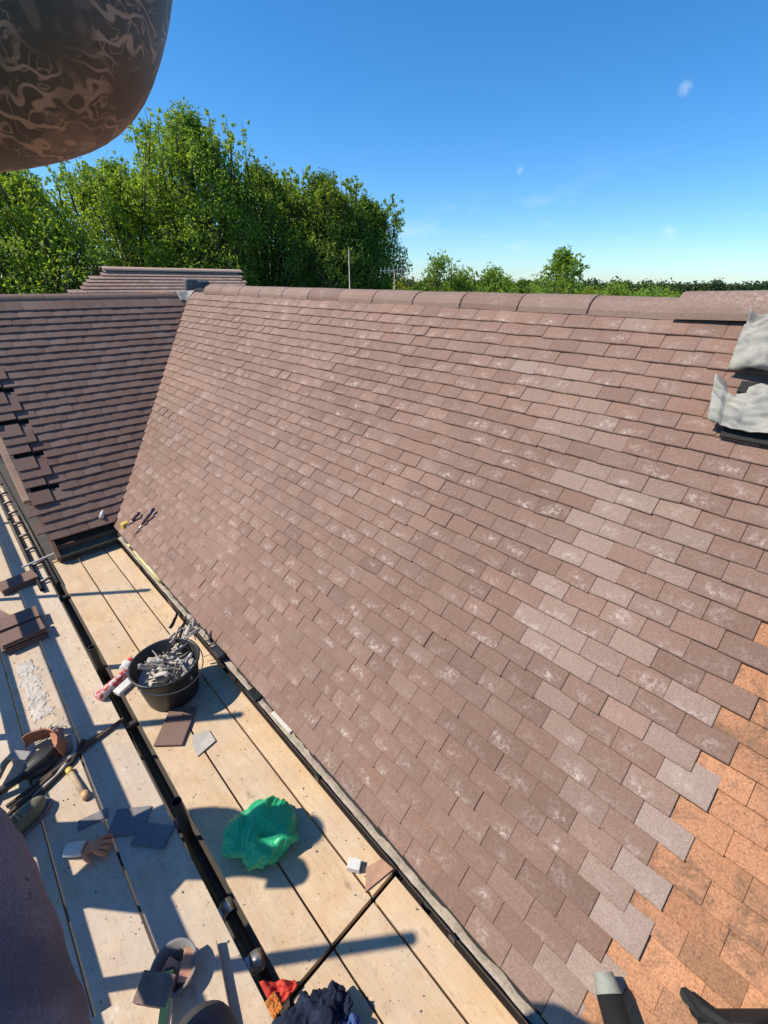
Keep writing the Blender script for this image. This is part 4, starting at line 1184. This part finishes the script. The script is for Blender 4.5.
# hop-up step under the photographer (below the frame)
hu = empty('hop_up_step', (-.25, .12, 0)); tag(hu, 'low timber hop-up step the photographer stands on', 'step')
MB().box((0, 0, .30), (.60, .42, .035), bev=.003).build('step_top', M['board_grey'], hu)
for sx in (-1, 1):
    for sy in (-1, 1): MB().box((sx*.26, sy*.17, .14), (.04, .04, .28), bev=.002).build('leg', M['board_grey'], hu)
# (b) second roofer, unseen, added left of the frame to cast the shadow over the boards
bx, by = -.70, 2.10
JQ = dict(pelvis=(bx, by, .92), waist=(bx, by, 1.10), chest=(bx, by, 1.34), neck=(bx+.0, by, 1.52), head=(bx+.02, by, 1.66), crown=(bx+.02, by, 1.76),
          shoulder_l=(bx+.12, by+.16, 1.44), elbow_l=(bx+.10, by+.42, 1.22), wrist_l=(bx+.12, by+.22, 1.05), palm_l=(bx+.12, by+.14, 1.02),
          shoulder_r=(bx-.12, by-.16, 1.44), elbow_r=(bx-.14, by-.44, 1.24), wrist_r=(bx-.02, by-.24, 1.05), palm_r=(bx, by-.15, 1.02),
          hip_l=(bx+.07, by+.10, .88), knee_l=(bx+.12, by+.20, .48), ankle_l=(bx+.10, by+.24, .08), foot_l=(bx+.2, by+.22, .04),
          hip_r=(bx-.07, by-.10, .88), knee_r=(bx-.10, by-.20, .48), ankle_r=(bx-.10, by-.26, .08), foot_r=(bx-.0, by-.28, .04))
_c, _s = math.cos(R(48)), math.sin(R(48))
JQ = {k: (bx + (v[0]-bx)*_c - (v[1]-by)*_s, by + (v[0]-bx)*_s + (v[1]-by)*_c, v[2]*1.12) for k, v in JQ.items()}
p2, body2, cloth2 = person('person', 'unseen roofer added hands on hips by the guard rail to cast the large shadow on the boards', JQ, RAD, {'skin': M['skin']}, headdir=(1, 0, 0))
cloth2('tshirt', [[('pelvis', (.165, .135)), ('waist', (.16, .13)), ('chest', (.18, .14)), (('chest', 'neck', .6), (.09, .08))],
                 [('chest', (.18, .14)), ('shoulder_l', .075), (('shoulder_l', 'elbow_l', .6), .065)],
                 [('chest', (.18, .14)), ('shoulder_r', .075), (('shoulder_r', 'elbow_r', .6), .065)]], None, M['navy'])
cloth2('trousers', [[('pelvis', (.165, .135)), ('hip_l', .10), ('knee_l', .078), (('knee_l', 'ankle_l', .9), .06)],
                   [('pelvis', (.165, .135)), ('hip_r', .10), ('knee_r', .078), (('knee_r', 'ankle_r', .9), .06)]], None, M['trousers'])
cloth2('boot', [[(('knee_l', 'ankle_l', .8), .055), ('ankle_l', .055), ('foot_l', (.05, .04))]], None, M['boot'])
cloth2('boot', [[(('knee_r', 'ankle_r', .8), .055), ('ankle_r', .055), ('foot_r', (.05, .04))]], None, M['boot'])
cloth2('hair', [[(('head', 'crown', .35), (.09, .10)), ('crown', (.075, .08))]], None, M['hair'])
o = MB().box((0, 0, 0), (.46, 2.2, .038), bev=.004).build('scaffold_board', M['board_grey']); o.location = (-1.08, 2.0, -.021)
tag(o, 'wide outrigger board under the feet of the roofer outside the guard rail', 'scaffold board')

# ------------------------------------------------------------------ trees
def leaves(name, centres, mat, parent, leaf, per, rad, seed, squash=.8):
    rnd = random.Random(seed); V = []; F = []; C = []
    for (c, sc, br) in centres:
        for i in range(int(per*sc)):
            d = Vector((rnd.gauss(0, 1), rnd.gauss(0, 1), rnd.gauss(0, 1)*squash))
            d *= rad*sc*(rnd.random()**.35)/max(d.length, .01)
            p = Vector(c) + d
            n = (d.normalized()*.5 + Vector((rnd.gauss(0, .6), rnd.gauss(0, .6), rnd.gauss(.5, .5)))).normalized()
            a = n.orthogonal().normalized(); a = Matrix.Rotation(rnd.uniform(0, 6.28), 3, n) @ a; b_ = n.cross(a)
            L = leaf*rnd.uniform(.6, 1.35); w = L*rnd.uniform(.38, .55)
            k = len(V)
            V += [p - a*L*.5, p + b_*w*.5 - n*L*.06, p + a*L*.5, p - b_*w*.5 - n*L*.06]
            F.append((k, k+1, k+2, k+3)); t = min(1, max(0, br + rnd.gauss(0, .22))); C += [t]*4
    me = bpy.data.meshes.new(name); me.from_pydata(V, [], F)
    ca = me.color_attributes.new('tint', 'FLOAT_COLOR', 'CORNER')
    ca.data.foreach_set('color', [x for t in C for x in (t, t, t, 1)])
    return link(name, me, mat, parent)

def tree(name, x, y, H, W_, label, mat='leaf', leaf=.11, n=130, per=75, rad=.42, seed=1, z0=-2.3, base=.25, cat='tree', shoots=10, group=None, trunk_r=.16):
    rnd = random.Random(seed); root = empty(name, (x, y, z0)); tag(root, label, cat, group)
    tb_ = MB(); cs = []
    top = Vector((rnd.gauss(0, .2), rnd.gauss(0, .2), H*.8))
    tb_.tube([(0, 0, 0), (rnd.gauss(0, .05), rnd.gauss(0, .05), H*.3), top*.75 + Vector((0, 0, H*.05)), top], [trunk_r, trunk_r*.75, trunk_r*.4, trunk_r*.12])
    lm = MB(); nl = 0
    for i in range(n):
        h = base + (1-base)*rnd.random()**.8
        prof = math.sin(min(1, (h-base)/(1-base)*.93+.12)*PI)**.6
        a = rnd.uniform(0, 2*PI); r = W_*prof*(rnd.random()**.45)*(1+.25*noise.noise(Vector((math.cos(a)*1.5, math.sin(a)*1.5, h*3+seed))))
        c = Vector((math.cos(a)*r, math.sin(a)*r, h*H*.94))
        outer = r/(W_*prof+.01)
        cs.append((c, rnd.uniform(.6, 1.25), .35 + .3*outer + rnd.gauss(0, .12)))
        if i % 3 == 0:
            s = Vector((0, 0, max(.12, h*.6)*H*.8)); m_ = s.lerp(c, .5) + Vector((0, 0, -.1))
            lm.tube([s, m_, c], [trunk_r*.3, trunk_r*.2, .012], 6)
    for i in range(shoots):
        a = rnd.uniform(0, 2*PI); r = W_*rnd.uniform(.1, .8); h0 = H*(.80 + .1*rnd.random()) ; hl = H*rnd.uniform(.04, .10)
        lean = Vector((rnd.gauss(0, .15), rnd.gauss(0, .15), 1))
        s = Vector((math.cos(a)*r, math.sin(a)*r, h0))
        lm.tube([s - lean*hl, s, s + lean*hl], [.03, .018, .006], 5)
        for j in range(7):
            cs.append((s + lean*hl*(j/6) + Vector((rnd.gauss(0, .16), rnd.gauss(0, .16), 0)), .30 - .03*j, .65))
    tb_.build('trunk', M['bark'], root, True)
    lm.build('limbs', M['bark'], root, True)
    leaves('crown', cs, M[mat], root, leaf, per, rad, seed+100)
    return root
# hedge of big trees behind the left of the roof (directions checked against the picture)
G = 'tall trees behind the house'
def at(dx, dy, d): return (dx*d, dy*d)
TT = [((-.02, 1.0), 15, 6.6, 3.0, 'leaf', 'tall green tree at the far left, crown partly behind the raised elbow'),
      ((.16, .985), 14, 7.0, 2.6, 'leaf', 'bright green tree just right of the far left tree, under the elbow'),
      ((.31, .95), 14.5, 7.3, 2.3, 'leaf', 'leafy green tree left of the tallest spire'),
      ((.425, .905), 14.0, 8.35, 1.7, 'leaf', 'tallest tree of the row, spiky top against the sky'),
      ((.52, .855), 14.8, 7.5, 2.0, 'leaf_dark', 'darker tree right of the tallest one, over the rear roof end'),
      ((.615, .79), 14.5, 7.35, 1.5, 'leaf_dark', 'dark green tree above the mast'),
      ((.675, .74), 15.2, 6.9, 1.25, 'leaf_dark', 'dark tree ending the tall row on the right, by the aerial')]
for i, ((dx, dy), d, H, W_, mt, lab) in enumerate(TT):
    d *= 1.5; H = (H-4.75)*1.5 + 4.85
    x, y = at(dx, dy, d)
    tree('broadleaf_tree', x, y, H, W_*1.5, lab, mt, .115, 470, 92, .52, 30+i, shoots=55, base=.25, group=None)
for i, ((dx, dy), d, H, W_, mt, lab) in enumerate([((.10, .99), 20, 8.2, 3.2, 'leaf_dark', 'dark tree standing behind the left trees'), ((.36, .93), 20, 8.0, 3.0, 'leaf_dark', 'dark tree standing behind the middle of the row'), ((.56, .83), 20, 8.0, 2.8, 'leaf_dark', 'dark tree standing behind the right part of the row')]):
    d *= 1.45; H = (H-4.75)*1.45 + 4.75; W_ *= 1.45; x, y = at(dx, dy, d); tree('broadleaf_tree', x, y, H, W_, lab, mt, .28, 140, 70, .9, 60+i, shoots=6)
# small trees
SM = [((.772, .636), 21, 5.9, .95, 'leaf', 'slim small tree just right of the aerial', .09, 40, 30),
      ((.80, .60), 22, 5.3, 1.0, 'leaf', 'low bushy tree right of the slim small tree', .09, 40, 34),
      ((.835, .55), 22, 5.45, 1.2, 'leaf', 'broad low tree in the middle of the skyline', .09, 50, 40),
      ((.897, .442), 22, 6.15, 1.05, 'leaf', 'rounded small tree standing clear against the sky', .10, 50, 38),
      ((.865, .50), 24, 4.9, 1.3, 'leaf_dark', 'dark low bush between two small trees', .11, 40, 40),
      ((.938, .345), 24, 4.95, 1.0, 'leaf', 'low bush with thin upright shoots near the distant wood', .09, 30, 36)]
for i, ((dx, dy), d, H, W_, mt, lab, lf, n, per) in enumerate(SM):
    x, y = at(dx, dy, d); tree('small_tree', x, y, H, W_*1.1, lab, mt, lf*1.35, n*2, per*1.5, .42, 80+i, shoots=7, base=.35, trunk_r=.07)
YB = [((.905, .425), 19, 4.75, 1.1, 'yellow green bush below the rounded small tree'), ((.92, .39), 20, 4.7, 1.1, 'yellow green bush right of the rounded small tree'),
      ((.72, .69), 17, 4.9, .9, 'yellow green bush at the foot of the tall row')]
for i, ((dx, dy), d, H, W_, lab) in enumerate(YB):
    x, y = at(dx, dy, d); tree('garden_bush', x, y, H, W_, lab, 'leaf_yellow', .09, 60, 60, .36, 120+i, shoots=3, base=.3, cat='bush', trunk_r=.05)
# hedge masses under the small trees
def mass(name, path, z0, z1, depth, mat, leaf, n, rad, label, cat, seed, kind='stuff'):
    rnd = random.Random(seed); cs = []
    for i in range(n):
        t = rnd.random(); seg = t*(len(path)-1); k = min(int(seg), len(path)-2); f = seg-k
        p = Vector((*path[k], 0)).lerp(Vector((*path[k+1], 0)), f)
        dn = p.normalized()*rnd.uniform(-depth, depth)
        top = z1*(1 + 0) + (.55*rad)*noise.noise(Vector((t*len(path)*6, seed, 0)))*2
        z = z0 + (top-z0)*rnd.random()**.5
        cs.append((Vector((p.x, p.y, z))+dn, rnd.uniform(.6, 1.2), .45+rnd.gauss(0, .15)))
    o = leaves(name, cs, M[mat], None, leaf, 26, rad, seed); return tag(o, label, cat, kind=kind)
mass('hedge', [(.70*23, .71*23), (.80*24, .60*24), (.90*25, .44*25), (.965*26, .26*26)], -1.5, 2.22, .8, 'leaf', .13, 700, .5, 'long green hedge running below the small trees', 'hedge', 5)
import math as _m
pathf = [(260*_m.cos(R(a)), 260*_m.sin(R(a))) for a in range(-25, 75, 4)]
mass('distant_wood', pathf, -8, 1.6, 12, 'leaf_far', 1.7, 3600, 2.6, 'distant dark wood along the horizon', 'wood', 6)
pathg = [(150*_m.cos(R(a)), 150*_m.sin(R(a))) for a in range(-25, 60, 4)]
mass('field_hedge', pathg, -4, -.1, 5, 'leaf', .9, 1500, 1.3, 'green field hedges in front of the distant wood', 'hedge', 7)

# mast and TV aerial beyond the ridge
ms = empty('mast', (.649*9.5, .761*9.5, -2.3)); tag(ms, 'thin grey mast standing beyond the ridge in front of the dark trees', 'mast')
MB().cyl((0, 0, 0), (0, 0, 5.28), .014, .012, 10).build('pole', M['steel'], ms, True)
MB().ico((0, 0, 5.28), .018, 2).build('pole_cap', M['steel'], ms, True)
ae = empty('tv_aerial', (.715*12, .70*12, -2.3)); tag(ae, 'television aerial with crossbars just above the ridge', 'aerial')
MB().cyl((0, 0, 0), (0, 0, 4.98), .015, .015, 8).build('pole', M['steel'], ae, True)
dv = Vector((.70, -.715, 0))
MB().cyl(-dv*.35 + Vector((0, 0, 4.96)), dv*.32 + Vector((0, 0, 5.0)), .011, .011, 6).build('boom', M['coupler'], ae)
for i in range(7):
    p = -dv*.33 + dv*.1*i + Vector((0, 0, 4.965+.005*i)); w = Vector((.15, .15, .12))*(1.0 if i < 5 else 1.5)
    MB().cyl(p-w*.6, p+w*.6, .006, .006, 5).build('element', M['coupler'], ae)

# ------------------------------------------------------------------ ground
g = bmesh.new(); n = 40
for ring in range(1): pass
bmesh.ops.create_grid(g, x_segments=20, y_segments=20, size=3000)
me = bpy.data.meshes.new('ground'); g.to_mesh(me); g.free()
o = link('ground', me, M['grass']); o.location = (0, 0, -2.3); tag(o, kind='structure')
pth = MB().box((1.0, 6, -2.29), (12, 26, .012)).build('path', simple('dark_paving', (.06, .052, .045), .95)); tag(pth, kind='structure')  # ground coloured dark to stand in for the shade below the deck

# ------------------------------------------------------------------ camera
cam = bpy.data.cameras.new('camera'); co = bpy.data.objects.new('camera', cam); COL.objects.link(co)
RM = Matrix(((0.714411401702744, 0.3204968145978713, -0.6220113672190712),
             (-0.699689683764885, 0.33625168851686704, -0.6303722300375795),
             (0.007120080766096937, 0.8855600453332, 0.46447035497188705)))
co.matrix_world = Matrix.Translation((0, 0, ZC)) @ RM.to_4x4()
cam.sensor_fit = 'HORIZONTAL'; cam.sensor_width = 36; cam.lens = 440.555/768*36
cam.clip_start = .02; cam.clip_end = 9000
S.camera = co

# ------------------------------------------------------------------ light
el = R(50); az = Vector((-.79, .61, 0)).normalized()
sd = Vector((az.x*math.cos(el), az.y*math.cos(el), math.sin(el)))
sl = bpy.data.lights.new('sun', 'SUN'); sl.energy = 5.0; sl.angle = R(.55); sl.color = (1.0, .90, .74)
so = bpy.data.objects.new('sun', sl); COL.objects.link(so); so.rotation_euler = sd.to_track_quat('Z', 'Y').to_euler()
w = bpy.data.worlds.new('World'); S.world = w; w.use_nodes = True
nt = w.node_tree; bg = nt.nodes['Background']
sk = nt.nodes.new('ShaderNodeTexSky'); sk.sky_type = 'NISHITA'; sk.sun_disc = False
sk.sun_elevation = el; sk.sun_rotation = math.atan2(az.x, az.y)
sk.air_density = 1.0; sk.dust_density = .2; sk.ozone_density = 5.0; sk.altitude = 50
hsv = nt.nodes.new('ShaderNodeHueSaturation'); hsv.inputs['Saturation'].default_value = 1.25
nt.links.new(sk.outputs[0], hsv.inputs['Color'])
hs2 = mixc(nt, hsv.outputs[0], (.78, 1.0, 1.08), 1.0, 'MULTIPLY')
# faint fair-weather cloud wisps
tc = nt.nodes.new('ShaderNodeTexCoord').outputs['Generated']
mp = nt.nodes.new('ShaderNodeMapping'); mp.inputs['Scale'].default_value = (1, 1, 3.4); nt.links.new(tc, mp.inputs['Vector'])
c1 = nz(nt, 5.5, 6, .6, mp.outputs[0], .3)
sx = nt.nodes.new('ShaderNodeSeparateXYZ'); nt.links.new(tc, sx.inputs[0])
band = mth(nt, 'SUBTRACT', 1, mth(nt, 'DIVIDE', mth(nt, 'ABSOLUTE', mth(nt, 'SUBTRACT', sx.outputs[2], .06)), .16), clamp=True)
cl = mth(nt, 'MULTIPLY', mth(nt, 'MULTIPLY_ADD', c1, 5, -2.75, clamp=True), mth(nt, 'MULTIPLY', band, .18))
def puff(d, r, s):
    vm = nt.nodes.new('ShaderNodeVectorMath'); vm.operation = 'DISTANCE'; nt.links.new(tc, vm.inputs[0])
    vm.inputs[1].default_value = Vector(d).normalized()
    f = mth(nt, 'SUBTRACT', 1, mth(nt, 'DIVIDE', vm.outputs['Value'], r), clamp=True)
    return mth(nt, 'MULTIPLY', mth(nt, 'MULTIPLY', f, mth(nt, 'MULTIPLY_ADD', nz(nt, 60, 4, .6, tc), 3, -.9, clamp=True)), s)
for d, r, s_ in (((.948, .318, .262), .011, .4), ((.85, .526, .175), .008, .2), ((.955, .29, .075), .016, .2)):
    cl = mth(nt, 'ADD', cl, puff(d, r, s_), clamp=True)
lowf = mth(nt, 'SUBTRACT', 1, mth(nt, 'MULTIPLY', mth(nt, 'MAXIMUM', sx.outputs[2], 0), 3.2), clamp=True)
hs2 = mixc(nt, hs2, mixc(nt, hs2, (.95, .92, 1.04), 1.0, 'MULTIPLY'), lowf)
colr = mixc(nt, hs2, (7.5, 7.6, 7.8), cl)
nt.links.new(colr, bg.inputs['Color']); bg.inputs['Strength'].default_value = .132
S.view_settings.view_transform = 'Standard'; S.view_settings.look = 'None'; S.view_settings.gamma = 1; S.view_settings.exposure = .30
